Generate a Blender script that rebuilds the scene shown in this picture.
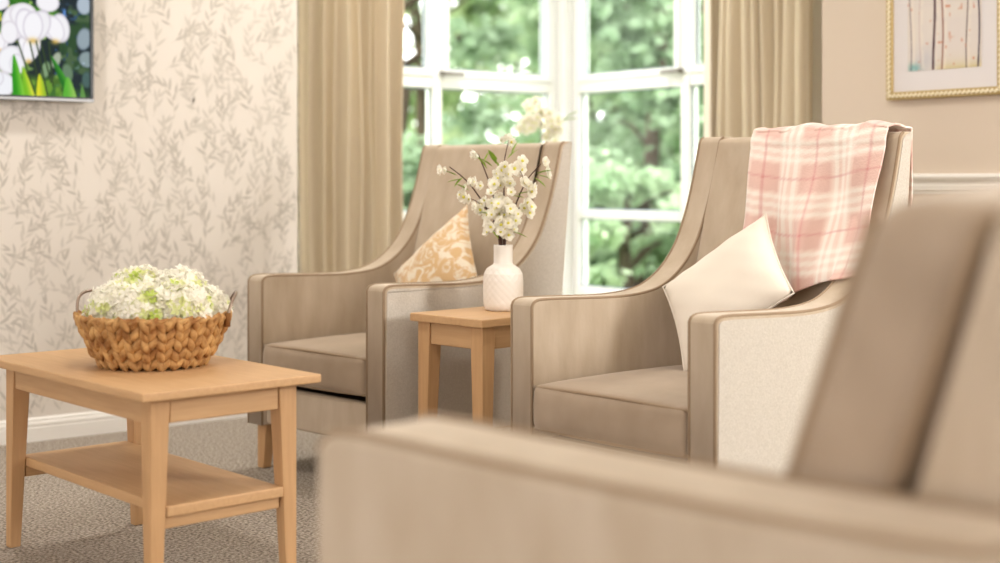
import bpy, bmesh, math, random
import numpy as np
from mathutils import Vector, Matrix, Euler
random.seed(11)
R = math.radians
scn = bpy.context.scene
COL = scn.collection
for o in list(bpy.data.objects):
    bpy.data.objects.remove(o)

# ------------------------------------------------------------------ camera
# world X runs along the papered wall, world Y along the picture wall
YAW = 38.0
CS, SN = math.cos(R(YAW)), math.sin(R(YAW))
def W(r, f, z=0.0):
    """metres right of / ahead of the camera -> world"""
    return Vector((r*CS + f*SN, -r*SN + f*CS, z))
CAMH = 1.0
cam_d = bpy.data.cameras.new('camera'); cam = bpy.data.objects.new('camera', cam_d)
COL.objects.link(cam); scn.camera = cam
cam.location = (0, 0, CAMH); cam.rotation_euler = (R(90), 0, R(-YAW))
cam_d.sensor_width = 36; cam_d.lens = 36*1.4
cam_d.shift_y = -0.1015
cam_d.clip_start = 0.05; cam_d.clip_end = 200
cam_d.dof.use_dof = True; cam_d.dof.focus_distance = 4.0; cam_d.dof.aperture_fstop = 1.6

# ------------------------------------------------------------------ light
world = bpy.data.worlds.new('world'); scn.world = world; world.use_nodes = True
bg = world.node_tree.nodes['Background']
bg.inputs[0].default_value = (0.98, 0.98, 1.0, 1); bg.inputs[1].default_value = 5.0
def area(name, loc, target, sx, sy, power, colr):
    d = bpy.data.lights.new(name, 'AREA'); d.shape = 'RECTANGLE'; d.size = sx; d.size_y = sy
    d.energy = power; d.color = colr
    o = bpy.data.objects.new(name, d); COL.objects.link(o); o.location = loc
    o.rotation_euler = (Vector(target)-Vector(loc)).to_track_quat('-Z', 'Y').to_euler()
    return o
# daylight from the garden door in the picture wall, behind and right of the camera
area('daylight_rear_window', (4.35, -0.6, 1.75), (2.2, 3.2, 0.5), 0.8, 0.9, 92, (1, .98, .95))
scn.view_settings.view_transform = 'Standard'; scn.view_settings.look = 'None'
scn.view_settings.gamma = 1.0; scn.view_settings.use_curve_mapping = False
scn.view_settings.exposure = 0.14

# ------------------------------------------------------------------ materials
def lin(c):
    out = []
    for v in c[:3]:
        v = v/255.0
        out.append(v/12.92 if v <= .04045 else ((v+.055)/1.055)**2.4)
    return (*out, 1)
def mat(name, rgb, rough=.6, metal=0, spec=.3, sheen=0, noise=None, bump=None, emis=None, sss=0, trans=0):
    """noise=(scale, rgb2, contrast, stretch) second colour by noise; bump=(scale,strength,dist,stretch)"""
    m = bpy.data.materials.new(name); m.use_nodes = True
    nt = m.node_tree; b = nt.nodes['Principled BSDF']
    b.inputs['Base Color'].default_value = lin(rgb); b.inputs['Roughness'].default_value = rough
    b.inputs['Metallic'].default_value = metal; b.inputs['Specular IOR Level'].default_value = spec
    if sheen:
        b.inputs['Sheen Weight'].default_value = sheen; b.inputs['Sheen Roughness'].default_value = .45
        b.inputs['Sheen Tint'].default_value = (1, .93, .84, 1)
    if trans:
        b.inputs['Transmission Weight'].default_value = trans
    if emis:
        b.inputs['Emission Color'].default_value = lin(emis[0]); b.inputs['Emission Strength'].default_value = emis[1]
    tc = nt.nodes.new('ShaderNodeTexCoord')
    def nz(scale, stretch, detail=3):
        mp = nt.nodes.new('ShaderNodeMapping'); mp.inputs['Scale'].default_value = stretch
        nt.links.new(tc.outputs['Object'], mp.inputs[0])
        n = nt.nodes.new('ShaderNodeTexNoise'); n.inputs['Scale'].default_value = scale; n.inputs['Detail'].default_value = detail
        nt.links.new(mp.outputs[0], n.inputs['Vector']); return n
    if noise:
        sc, rgb2, con, st = noise
        n = nz(sc, st)
        mr = nt.nodes.new('ShaderNodeMapRange'); mr.inputs['From Min'].default_value = .5-con; mr.inputs['From Max'].default_value = .5+con
        nt.links.new(n.outputs['Fac'], mr.inputs['Value'])
        mx = nt.nodes.new('ShaderNodeMix'); mx.data_type = 'RGBA'
        mx.inputs[6].default_value = lin(rgb); mx.inputs[7].default_value = lin(rgb2)
        nt.links.new(mr.outputs[0], mx.inputs[0]); nt.links.new(mx.outputs[2], b.inputs['Base Color'])
    if bump:
        sc, st, dist, stretch = bump
        n = nz(sc, stretch, 2)
        bp = nt.nodes.new('ShaderNodeBump'); bp.inputs['Strength'].default_value = st; bp.inputs['Distance'].default_value = dist
        nt.links.new(n.outputs['Fac'], bp.inputs['Height']); nt.links.new(bp.outputs[0], b.inputs['Normal'])
    return m
U1 = (1, 1, 1)
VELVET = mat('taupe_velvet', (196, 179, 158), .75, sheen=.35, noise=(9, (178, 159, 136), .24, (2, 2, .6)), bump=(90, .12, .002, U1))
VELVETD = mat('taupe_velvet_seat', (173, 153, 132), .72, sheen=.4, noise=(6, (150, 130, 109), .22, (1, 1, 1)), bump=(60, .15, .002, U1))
PIPE = mat('taupe_piping', (150, 127, 102), .7, sheen=.2)
WEAVE = mat('pale_woven_fabric', (208, 200, 189), .9, sheen=.1, noise=(230, (188, 179, 167), .25, (1, 1, 1)), bump=(260, .5, .002, U1))
DARKGAP = mat('dark_gap_shade', (70, 55, 45), .95)  # gap under the seat cushions, its shade put into the colour
OAK = mat('light_oak', (204, 164, 120), .5, spec=.35, noise=(7, (190, 149, 106), .3, (1, 14, 14)), bump=(30, .06, .001, (1, 12, 12)))
OAKL = mat('light_oak_leg', (203, 161, 116), .5, spec=.35, noise=(7, (188, 146, 102), .3, (14, 14, 1)), bump=(30, .06, .001, (12, 12, 1)))
WALLP = mat('wallpaper_ground', (224, 216, 207), .85, noise=(3, (221, 212, 202), .3, U1))
LEAF1 = mat('wallpaper_leaf', (193, 185, 175), .85)
LEAF2 = mat('wallpaper_leaf_pale', (205, 197, 187), .85)
LEAF3 = mat('wallpaper_stem', (205, 197, 187), .85)
BEIGE = mat('beige_wall', (220, 205, 189), .85, noise=(2, (217, 201, 185), .3, U1))
WHITE = mat('white_gloss_paint', (240, 236, 230), .35, spec=.4)
UPVC = mat('white_upvc', (244, 245, 244), .3, spec=.4)
CEIL = mat('ceiling_white', (242, 238, 230), .9)
CARPET = mat('speckled_carpet', (196, 184, 170), 1.0, noise=(110, (118, 105, 94), .13, U1), bump=(110, .9, .01, U1))
CURT = mat('beige_curtain', (210, 195, 171), .85, sheen=.15, noise=(260, (200, 185, 160), .3, U1), bump=(400, .2, .001, U1))
CURTL = mat('cream_curtain_lining', (240, 230, 214), .9)
CREAM = mat('cream_linen', (232, 221, 207), .9, sheen=.1, bump=(300, .25, .001, U1))
METAL = mat('dull_steel', (170, 168, 165), .3, metal=1)
BRONZE = mat('brown_steel', (158, 140, 128), .3, metal=.9)
GOLD = mat('pale_gold', (190, 166, 116), .4, metal=.5)
MOUNT = mat('picture_mount', (226, 221, 222), .8)
CERAM = mat('white_ceramic', (240, 232, 222), .45, spec=.4)
WICK = mat('woven_hyacinth', (208, 164, 106), .65, noise=(34, (146, 98, 52), .16, U1), bump=(90, .4, .003, (1, 1, 3)))
WICKD = mat('basket_core', (125, 82, 42), .85)


PETY = mat('flower_heart', (222, 214, 90), .7)

TWIG = mat('dark_twig', (92, 62, 52), .8, noise=(60, (64, 44, 40), .3, U1))
LEAFG = mat('fresh_leaf', (142, 172, 66), .6)
BLACK = mat('black_plastic', (24, 24, 26), .3)
SILVER = mat('silver_strip', (150, 150, 152), .4, metal=.5)
BARK = mat('bark', (96, 80, 66), .9, noise=(9, (66, 56, 48), .3, (1, 1, .3)))
LAMPM = mat('downlight_glow', (255, 240, 215), .5, emis=((255, 232, 200), 6))
def glass():
    m = bpy.data.materials.new('window_glass'); m.use_nodes = True
    nt = m.node_tree; nt.nodes.clear()
    out = nt.nodes.new('ShaderNodeOutputMaterial'); mx = nt.nodes.new('ShaderNodeMixShader')
    tr = nt.nodes.new('ShaderNodeBsdfTransparent'); gl = nt.nodes.new('ShaderNodeBsdfGlossy')
    gl.inputs['Roughness'].default_value = .02; fr = nt.nodes.new('ShaderNodeFresnel'); fr.inputs[0].default_value = 1.12
    tr.inputs[0].default_value = (.97, .98, .96, 1)
    nt.links.new(fr.outputs[0], mx.inputs[0]); nt.links.new(tr.outputs[0], mx.inputs[1]); nt.links.new(gl.outputs[0], mx.inputs[2])
    nt.links.new(mx.outputs[0], out.inputs[0]); return m
GLASS = glass()
def vcol_mat(name, emit=0, rough=.6, sheen=0, bump=None):
    m = bpy.data.materials.new(name); m.use_nodes = True; nt = m.node_tree; b = nt.nodes['Principled BSDF']
    a = nt.nodes.new('ShaderNodeVertexColor'); a.layer_name = 'Col'
    b.inputs['Roughness'].default_value = rough; b.inputs['Specular IOR Level'].default_value = .25
    if emit:
        b.inputs['Base Color'].default_value = (.005, .005, .005, 1); b.inputs['Specular IOR Level'].default_value = .05
        nt.links.new(a.outputs[0], b.inputs['Emission Color']); b.inputs['Emission Strength'].default_value = emit
    else:
        nt.links.new(a.outputs[0], b.inputs['Base Color'])
    if sheen: b.inputs['Sheen Weight'].default_value = sheen
    if bump:
        tc = nt.nodes.new('ShaderNodeTexCoord'); n = nt.nodes.new('ShaderNodeTexNoise'); n.inputs['Scale'].default_value = bump[0]
        nt.links.new(tc.outputs['Object'], n.inputs['Vector'])
        bp = nt.nodes.new('ShaderNodeBump'); bp.inputs['Strength'].default_value = bump[1]; bp.inputs['Distance'].default_value = .003
        nt.links.new(n.outputs['Fac'], bp.inputs['Height']); nt.links.new(bp.outputs[0], b.inputs['Normal'])
    return m
def leaf_mat(name, a, b_):
    """foliage: random colour per leaf clump through object noise, slightly translucent"""
    m = mat(name, a, .7, noise=(1.6, b_, .14, U1))
    nt = m.node_tree; b = nt.nodes['Principled BSDF']; out = nt.nodes['Material Output']
    tl = nt.nodes.new('ShaderNodeBsdfTranslucent'); mx = nt.nodes.new('ShaderNodeMixShader'); mx.inputs[0].default_value = .4
    src = b.inputs['Base Color'].links[0].from_socket
    nt.links.new(src, tl.inputs[0]); nt.links.new(b.outputs[0], mx.inputs[1]); nt.links.new(tl.outputs[0], mx.inputs[2])
    nt.links.new(mx.outputs[0], out.inputs[0]); return m

PETW = leaf_mat('white_petal', (252, 249, 240), (250, 246, 234))
PETG = leaf_mat('greenish_petal', (238, 240, 186), (232, 238, 170))
PETGG = leaf_mat('lime_petal', (206, 222, 120), (196, 214, 104))
PETC = mat('petal_core', (236, 238, 200), .9)
# ------------------------------------------------------------------ helpers
def link(name, me, mats, parent=None, smooth=False):
    if not isinstance(mats, (list, tuple)): mats = [mats]
    for m in mats: me.materials.append(m)
    if smooth:
        me.polygons.foreach_set('use_smooth', [True]*len(me.polygons))
    o = bpy.data.objects.new(name, me); COL.objects.link(o)
    if parent: o.parent = parent
    return o
class MB:
    def __init__(s): s.v = []; s.f = []; s.m = []
    def add(s, vs, fs, mi=0):
        k = len(s.v); s.v += [tuple(p) for p in vs]; s.f += [tuple(i+k for i in f) for f in fs]
        s.m += [mi]*len(fs) if isinstance(mi, int) else list(mi)
        return s
    def box(s, x0, x1, y0, y1, z0, z1, mi=0):
        v = [(x, y, z) for z in (z0, z1) for y in (y0, y1) for x in (x0, x1)]
        return s.add(v, [(0, 2, 3, 1), (4, 5, 7, 6), (0, 1, 5, 4), (2, 6, 7, 3), (0, 4, 6, 2), (1, 3, 7, 5)], mi)
    def tube(s, pts, rad, n=8, mi=0, cap=True, closed=False):
        pts = [Vector(p) for p in pts]; N = len(pts); rings = []
        if not hasattr(rad, '__len__'): rad = [rad]*N
        up = None
        for i, p in enumerate(pts):
            if closed: t = pts[(i+1) % N]-pts[i-1]
            else: t = pts[min(i+1, N-1)]-pts[max(i-1, 0)]
            if t.length < 1e-9: t = Vector((0, 0, 1))
            t.normalize()
            if up is None:
                up = t.orthogonal().normalized()
            else:
                up = (up - t*up.dot(t))
                up = up.normalized() if up.length > 1e-6 else t.orthogonal().normalized()
            b = t.cross(up)
            rings.append([p + (up*math.cos(a)+b*math.sin(a))*rad[i] for a in [2*math.pi*k/n for k in range(n)]])
        vs = [q for r in rings for q in r]; fs = []
        for i in range(N if closed else N-1):
            j = (i+1) % N
            for k in range(n): fs.append((i*n+k, i*n+(k+1) % n, j*n+(k+1) % n, j*n+k))
        if cap and not closed: fs += [tuple(range(n))[::-1], tuple((N-1)*n+k for k in range(n))]
        return s.add(vs, fs, mi)
    def lathe(s, prof, n=32, c=(0, 0, 0), sx=1, sy=1, mi=0):
        vs = [(c[0]+r*math.cos(2*math.pi*k/n)*sx, c[1]+r*math.sin(2*math.pi*k/n)*sy, c[2]+z) for r, z in prof for k in range(n)]
        fs = [(i*n+k, i*n+(k+1) % n, (i+1)*n+(k+1) % n, (i+1)*n+k) for i in range(len(prof)-1) for k in range(n)]
        return s.add(vs, fs, mi)
    def mesh(s, name):
        me = bpy.data.meshes.new(name); me.from_pydata(s.v, [], s.f); me.update()
        me.polygons.foreach_set('material_index', s.m); return me
    def build(s, name, mats, parent=None, smooth=False, bevel=0, seg=3, ang=35, wn=True):
        me = s.mesh(name)
        bm = bmesh.new(); bm.from_mesh(me)
        bmesh.ops.recalc_face_normals(bm, faces=bm.faces)
        if bevel:
            es = [e for e in bm.edges if len(e.link_faces) == 2 and e.calc_face_angle() > R(ang)]
            bmesh.ops.bevel(bm, geom=es, offset=bevel, segments=seg, affect='EDGES', profile=.5, clamp_overlap=True)
        bm.to_mesh(me); bm.free()
        o = link(name, me, mats, parent, smooth or bool(bevel))
        if bevel and wn:
            w = o.modifiers.new('wn', 'WEIGHTED_NORMAL'); w.keep_sharp = False
        return o
def empty(name, loc=(0, 0, 0), rz=0):
    o = bpy.data.objects.new(name, None); COL.objects.link(o); o.location = loc; o.rotation_euler = (0, 0, rz); o.empty_display_size = .1
    return o
def tag(o, label, cat, group=None, kind=None):
    o['label'] = label; o['category'] = cat
    if group: o['group'] = group
    if kind: o['kind'] = kind
    return o
def struct(o): o['kind'] = 'structure'; return o
def copy_tree(o, parent=None):
    c = o.copy(); COL.objects.link(c); c.parent = parent
    for ch in list(o.children): copy_tree(ch, c)
    return c
def spline(pts, n=6):
    P = [Vector(p) for p in pts]; out = []
    for i in range(len(P)-1):
        p0 = P[max(i-1, 0)]; p1 = P[i]; p2 = P[i+1]; p3 = P[min(i+2, len(P)-1)]
        for k in range(n):
            t = k/n
            out.append(.5*((2*p1)+(p2-p0)*t+(2*p0-5*p1+4*p2-p3)*t*t+(3*p1-p0-3*p2+p3)*t**3))
    out.append(P[-1]); return out

# ------------------------------------------------------------------ room shell
VL = 5.326      # papered wall plane (Y)
UE = 3.045       # where it turns into the bay
VB = 5.90       # left bay window plane (Y)
UB = 5.07       # right bay window plane (X)
UR = 4.50       # picture wall plane (X)
VE = 3.65       # where the picture wall turns into the bay
H = 2.55
TH = .25
fl = MB().box(-3.2, UB, -2.6, VB, -.1, 0)
struct(fl.build('floor', CARPET))
struct(MB().box(-3.2, UB+TH, -2.6, VB+TH, H, H+.1).build('ceiling', CEIL))

def leaf_pattern(mb, x0, x1, z0, z1, y, rnd):
    """printed trailing leaf sprigs, as a thin layer of the wallpaper itself (faces -Y)"""
    def leaf(px, pz, ang, L, wd, mi):
        d = Vector((math.cos(ang), math.sin(ang))); n = Vector((-d.y, d.x)); p = Vector((px, pz))
        q = [p, p+d*L*.3+n*wd*.8, p+d*L*.62+n*wd*.75, p+d*L, p+d*L*.62-n*wd*.55, p+d*L*.3-n*wd*.7]
        if all(x0 < a.x < x1 and z0 < a.y < z1 for a in q):
            yy = y-.0006-rnd.random()*.0003
            mb.add([(a.x, yy, a.y) for a in q], [(0, 1, 2, 3, 4, 5)], mi)
    gx, gz = .074, .074
    for ix in range(-1, int((x1-x0)/gx)+2):
        for iz in range(-1, int((z1-z0)/gz)+2):
            px = x0+ix*gx+rnd.uniform(-.024, .024); pz = z0+(iz+.5*(ix % 2))*gz+rnd.uniform(-.024, .024)
            n = rnd.randint(4, 6); a = math.pi/2+rnd.uniform(-.9, .9); cur = rnd.uniform(-.16, .16)
            side = rnd.choice((-1, 1)); mi = rnd.choice((1, 2)); prev = (px, pz)
            for i in range(n):
                a += cur
                px += math.cos(a)*.021; pz += math.sin(a)*.021
                nx, nz_ = -math.sin(a)*.0009, math.cos(a)*.0009
                if x0 < px < x1 and z0 < pz < z1 and x0 < prev[0] < x1 and z0 < prev[1] < z1:
                    mb.add([(prev[0]-nx, y-.0004, prev[1]-nz_), (px-nx, y-.0004, pz-nz_), (px+nx, y-.0004, pz+nz_), (prev[0]+nx, y-.0004, prev[1]+nz_)], [(0, 1, 2, 3)], 3)
                prev = (px, pz)
                L = rnd.uniform(.040, .062)
                leaf(px, pz, a+side*rnd.uniform(.3, .8), L, L*.14, mi if rnd.random() < .75 else 2)
                side = -side
            leaf(px, pz, a, .045, .006, mi)
rnd = random.Random(5)
wl = MB().box(-3.2, UE-.2, VL, VL+TH, 0, H)
wl.box(UE-.2, UE, VL, VB, 0, H)
leaf_pattern(wl, .6, UE-.004, .09, 2.1, VL, rnd)
struct(wl.build('wall_left', [WALLP, LEAF1, LEAF2, LEAF3]))

def wall_with_window(axis, plane, a0, a1, w0, w1, z0, z1, name, mats, pattern=False):
    mb = MB()
    def bx(p0, p1, q0, q1, th=TH):
        if axis == 'y': mb.box(p0, p1, plane, plane+th, q0, q1)
        else: mb.box(plane, plane+th, p0, p1, q0, q1)
    bx(a0, w0, 0, H); bx(w1, a1, 0, H, .07)   # slim glazed corner post; bx(w0, w1, 0, z0); bx(w0, w1, z1, H)
    if pattern: leaf_pattern(mb, a0+.01, w0-.01, .1, 2.1, plane, rnd)
    return struct(mb.build(name, mats))
SILL, HEAD = .36, 2.32
wall_with_window('y', VB, UE, UB+.06, 3.42, UB-.06, SILL, HEAD, 'wall_bay_left', [WALLP, LEAF1, LEAF2, LEAF3], True)
wall_with_window('x', UB, VE, VB, 4.32, VB-.06, SILL, HEAD, 'wall_bay_right', [BEIGE])
wr = MB().box(UR, UR+TH, .2, VE-.1, 0, H).box(UR, UB, VE-.1, VE, 0, H)
wr.box(UR, UR+TH, -2.6, -1.4, 0, H).box(UR, UR+TH, -1.4, .2, 2.3, H)
struct(wr.build('wall_right', BEIGE))
struct(MB().box(-3.2, UR+TH, -2.6-TH, -2.6, 0, H).build('wall_rear', BEIGE))
struct(MB().box(-3.2-TH, -3.2, 2.2, VL+TH, 0, H).box(-3.2-TH, -3.2, -2.6, -1.2, 0, H).box(-3.2-TH, -3.2, -1.2, 2.2, 0, .25).box(-3.2-TH, -3.2, -1.2, 2.2, 2.25, H).build('wall_far_left', BEIGE))
# baseboards with two grooves
def board(name, path, prof, m):
    """path: xy list (interior on the right of travel), prof: (offset, z) list"""
    mb = MB(); N = len(path); dirs = []
    P = [Vector(p) for p in path]
    for i in range(N-1):
        d = (P[i+1]-P[i]).normalized(); n = Vector((d.y, -d.x)); k = len(prof)
        vs = []
        for q in (P[i], P[i+1]):
            vs += [(q.x+n.x*o, q.y+n.y*o, z) for o, z in prof]
        fs = [(j, (j+1) % k, k+(j+1) % k, k+j) for j in range(k)] + [tuple(range(k)), tuple(range(k, 2*k))]
        mb.add(vs, fs)
    return struct(mb.build(name, m))
bp = [(0, 0), (.016, 0), (.016, .052), (.013, .055), (.013, .060), (.016, .063), (.014, .072), (.009, .076), (.010, .083), (.004, .090), (0, .090)]
board('baseboard_left', [(-3.2, VL), (UE, VL)], bp, WHITE)
board('baseboard_bay', [(UE, VB), (UB, VB), (UB, VE)], bp, WHITE)
board('baseboard_right', [(UR, VE), (UR, .2)], bp, WHITE)
dp = [(0, .945), (.010, .947), (.010, .957), (.018, .962), (.018, .978), (.012, .985), (.012, .992), (.026, 1.003), (.030, 1.012), (.026, 1.022), (0, 1.024)]
board('trim_1', [(UR, VE), (UR, .2)], dp, WHITE)
struct(MB().box(UR-.004, UR, .2, VE, .09, .947).build('trim_2', mat('lower_wall_paint', (236, 222, 208), .8)))

# ------------------------------------------------------------------ windows
def window(name, axis, plane, a0, a1, mull, handle_at):
    """frame plane; mull = mullion centre; rows split at .815 and 1.515"""
    root = struct(empty(name, (0, 0, 0)))
    def bx(mb, p0, p1, q0, q1, d0=0.0, d1=.07):
        if axis == 'y': mb.box(p0, p1, plane+d0, plane+d1, q0, q1)
        else: mb.box(plane+d0, plane+d1, p0, p1, q0, q1)
    fr = MB()
    bx(fr, a0, a0+.052, SILL, HEAD); bx(fr, a1-.052, a1, SILL, HEAD)
    bx(fr, a0+.052, a1-.052, SILL, SILL+.06); bx(fr, a0+.052, a1-.052, HEAD-.06, HEAD)
    bx(fr, mull-.028, mull+.028, SILL+.06, HEAD-.06)
    for s0, s1 in ((a0+.052, mull-.028), (mull+.028, a1-.052)):
        bx(fr, s0, s1, .79, .84); bx(fr, s0, s1, 1.475, 1.535)
    fr.build('window_frame', UPVC, root, bevel=.004, seg=2)
    for s0, s1 in ((a0+.052, mull-.028), (mull+.028, a1-.052)):
        sa = MB(); w = .038; z0, z1 = 1.535, HEAD-.06
        bx(sa, s0, s0+w, z0, z1, -.012, .045); bx(sa, s1-w, s1, z0, z1, -.012, .045)
        bx(sa, s0+w, s1-w, z0, z0+w, -.012, .045); bx(sa, s0+w, s1-w, z1-w, z1, -.012, .045)
        so = sa.build('sash', UPVC, root, bevel=.004, seg=2)
        g = MB(); bx(g, s0+w, s1-w, z0+w, z1-w, .028, .032); g.build('pane', GLASS, so)
        gs = MB(); t = .007
        for (e0, e1, h0, h1) in ((s0+w, s0+w+t, z0+w, z1-w), (s1-w-t, s1-w, z0+w, z1-w), (s0+w, s1-w, z0+w, z0+w+t), (s0+w, s1-w, z1-w-t, z1-w)): bx(gs, e0, e1, h0, h1, .02, .026)
        gs.build('gasket', mat_gasket, so)
        for q0, q1 in ((SILL+.06, .79), (.84, 1.475)):
            gg = MB(); bx(gg, s0, s1, q0, q1, .032, .036); gg.build('pane', GLASS, root)
            gk = MB(); t = .006
            for (e0, e1, h0, h1) in ((s0, s0+t, q0, q1), (s1-t, s1, q0, q1), (s0, s1, q0, q0+t), (s0, s1, q1-t, q1)):
                bx(gk, e0, e1, h0, h1, .026, .031)
            gk.build('gasket', mat_gasket, root)
    # espagnolette handle on the bottom rail of the sash
    h = MB(); c = handle_at; zc = 1.55
    bx(h, c-.016, c+.016, zc-.012, zc+.012, -.03, -.012)
    bx(h, c-.012, c+.12, zc-.009, zc+.009, -.05, -.03)
    h.build('handle', mat_handle, root, bevel=.003, seg=2)
    st = MB()
    bx(st, c-.05, c-.01, 1.49, 1.515, -.006, .0); st.build('latch_plate', UPVC, root, bevel=.002, seg=2)
    return root
mat_handle = mat('grey_handle', (128, 122, 118), .4)
mat_gasket = mat('grey_gasket', (120, 140, 160), .6)
window('window_1', 'y', VB, 3.42, UB-.06, 4.20, 4.22)
window('window_2', 'x', UB, 4.32, VB-.06, 4.98, 4.99)
struct(MB().box(UB-.06, UB+.02, VB-.06, VB+.02, 0, H).build('trim_3', UPVC, bevel=.012, seg=3))
struct(MB().box(3.40, UB-.06, VB-.12, VB, SILL-.03, SILL).build('trim_4', WHITE, bevel=.01))
struct(MB().box(UB-.12, UB, 4.3, VB-.12, SILL-.03, SILL).build('trim_5', WHITE, bevel=.01))

# ------------------------------------------------------------------ curtains
def curtain(name, p0, p1, nfold, seed, amp=.045, flare=.0):
    rn = random.Random(seed)
    root = empty(name, (p0[0], p0[1], 0))
    d = Vector((p1[0]-p0[0], p1[1]-p0[1])); L = d.length; d.normalize(); n = Vector((d.y, -d.x))
    ws = [rn.uniform(.55, 1.5) for _ in range(nfold)]; tot = sum(ws); edges = [0]
    for w_ in ws: edges.append(edges[-1]+w_/tot)
    am = [rn.uniform(.6, 1.2)*amp for _ in range(nfold)]; sk = [rn.uniform(-.25, .25) for _ in range(nfold)]
    cols = nfold*18; rows = 26; z0, z1 = .015, 2.43
    vs = []
    for r in range(rows+1):
        z = z0+(z1-z0)*r/rows; h = r/rows
        for c in range(cols+1):
            i = min(c//18, nfold-1); t = (c-i*18)/18
            s = edges[i]+(edges[i+1]-edges[i])*t
            ph = 2*math.pi*t
            off = am[i]*(1-math.cos(ph))*.5*(1.15-.25*h) + .006*math.sin(5*z+i*2.1)*math.sin(math.pi*t)
            s2 = s + sk[i]*(edges[i+1]-edges[i])*math.sin(ph)*.35 + .25*(edges[i+1]-edges[i])*math.sin(ph)*(.5)
            lat = L*s2 + flare*(1-h)**2*s
            q = d*lat+n*(off + .01*math.sin(3*z+s*9))
            vs.append((q.x, q.y, z))
    fs = [(r*(cols+1)+c, r*(cols+1)+c+1, (r+1)*(cols+1)+c+1, (r+1)*(cols+1)+c) for r in range(rows) for c in range(cols)]
    o = MB().add(vs, fs).build('fabric_panel', CURT, root, smooth=True)
    s = o.modifiers.new('s', 'SOLIDIFY'); s.thickness = .004
    # cream lining hem along the window side
    vs = []
    e = d*L
    for r in range(rows+1):
        z = z0+(z1-z0)*r/rows
        for k in range(5):
            q = d*(L-.03+.012*k+.003*math.sin(3*z)) - n*(.012+.004*math.sin(k*1.6))
            vs.append((q.x, q.y, z))
    fs = [(r*5+c, r*5+c+1, (r+1)*5+c+1, (r+1)*5+c) for r in range(rows) for c in range(4)]
    o2 = MB().add(vs, fs).build('lining', CURTL, root, smooth=True)
    s = o2.modifiers.new('s', 'SOLIDIFY'); s.thickness = .003
    o2['label'] = 'cream lining strip at the window edge'
    return root
c1 = curtain('curtain', (3.25, 5.66), (3.80, 5.66), 9, 3, .062)
tag(c1, 'long beige pleated curtain beside the leaf-patterned wallpaper', 'curtain', 'beige bay window curtains')
c2 = curtain('curtain', (4.80, 3.96), (4.80, 4.56), 9, 8, .062)
c2.scale = (1, 1, 1)
tag(c2, 'long beige pleated curtain beside the wall with the framed picture', 'curtain', 'beige bay window curtains')
def rail(p0, p1, label):
    root = empty('curtain_rail', p0)
    d = Vector(p1)-Vector(p0)
    MB().tube([(0, 0, 0), tuple(d)], .014, 12).build('pole', METAL, root, smooth=True)
    for t in (.12, .88):
        q = d*t; MB().tube([tuple(q), tuple(q+Vector((0, 0, H-p0[2])))], .007, 8).build('bracket', METAL, root, smooth=True)
    tag(root, label, 'curtain rail')
rail((3.08, 5.64, 2.44), (4.75, 5.64, 2.44), 'steel curtain pole over the left bay window')
rail((4.80, 3.70, 2.44), (4.80, 5.30, 2.44), 'steel curtain pole over the right bay window')

# ------------------------------------------------------------------ seating
SIDE = [(0, .650), (.012, .664), (.05, .669), (.20, .664), (.36, .660), (.48, .668), (.56, .690), (.635, .736), (.70, .806), (.748, .90), (.784, 1.0), (.808, 1.085), (.819, 1.122), (.836, 1.136)]
def side_profile(top, zb, yb_low, yb_top, zt, front=0.0):
    pts = [(front, zb)] + [(p.x, p.y) for p in spline([(a, b, 0) for a, b in top], 5)]
    pts += [(yb_top, zt), ]
    for k in range(1, 6):
        t = k/6
        z = zt+(zb-zt)*t
        y = yb_top+(yb_low-yb_top)*min(1, t*1.35)
        pts.append((y, z))
    pts.append((yb_low, zb))
    return pts
def extrude_profile(pts, x0, x1, name, m, parent, bevel=.012):
    n = len(pts); vs = [(x0, y, z) for y, z in pts]+[(x1, y, z) for y, z in pts]
    fs = [tuple(range(n)), tuple(range(2*n-1, n-1, -1))]+[(i, (i+1) % n, n+(i+1) % n, n+i) for i in range(n)]
    mb = MB().add(vs, fs); me = mb.mesh(name); bm = bmesh.new(); bm.from_mesh(me)
    bmesh.ops.recalc_face_normals(bm, faces=bm.faces)
    es = [e for e in bm.edges if abs(e.verts[0].co.x-e.verts[1].co.x) < 1e-6]
    bmesh.ops.bevel(bm, geom=es, offset=bevel, segments=3, affect='EDGES', profile=.5, clamp_overlap=True)
    bmesh.ops.triangulate(bm, faces=[f for f in bm.faces if len(f.verts) > 8])
    bm.to_mesh(me); bm.free()
    o = link(name, me, m, parent, True)
    w = o.modifiers.new('wn', 'WEIGHTED_NORMAL'); return o
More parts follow.
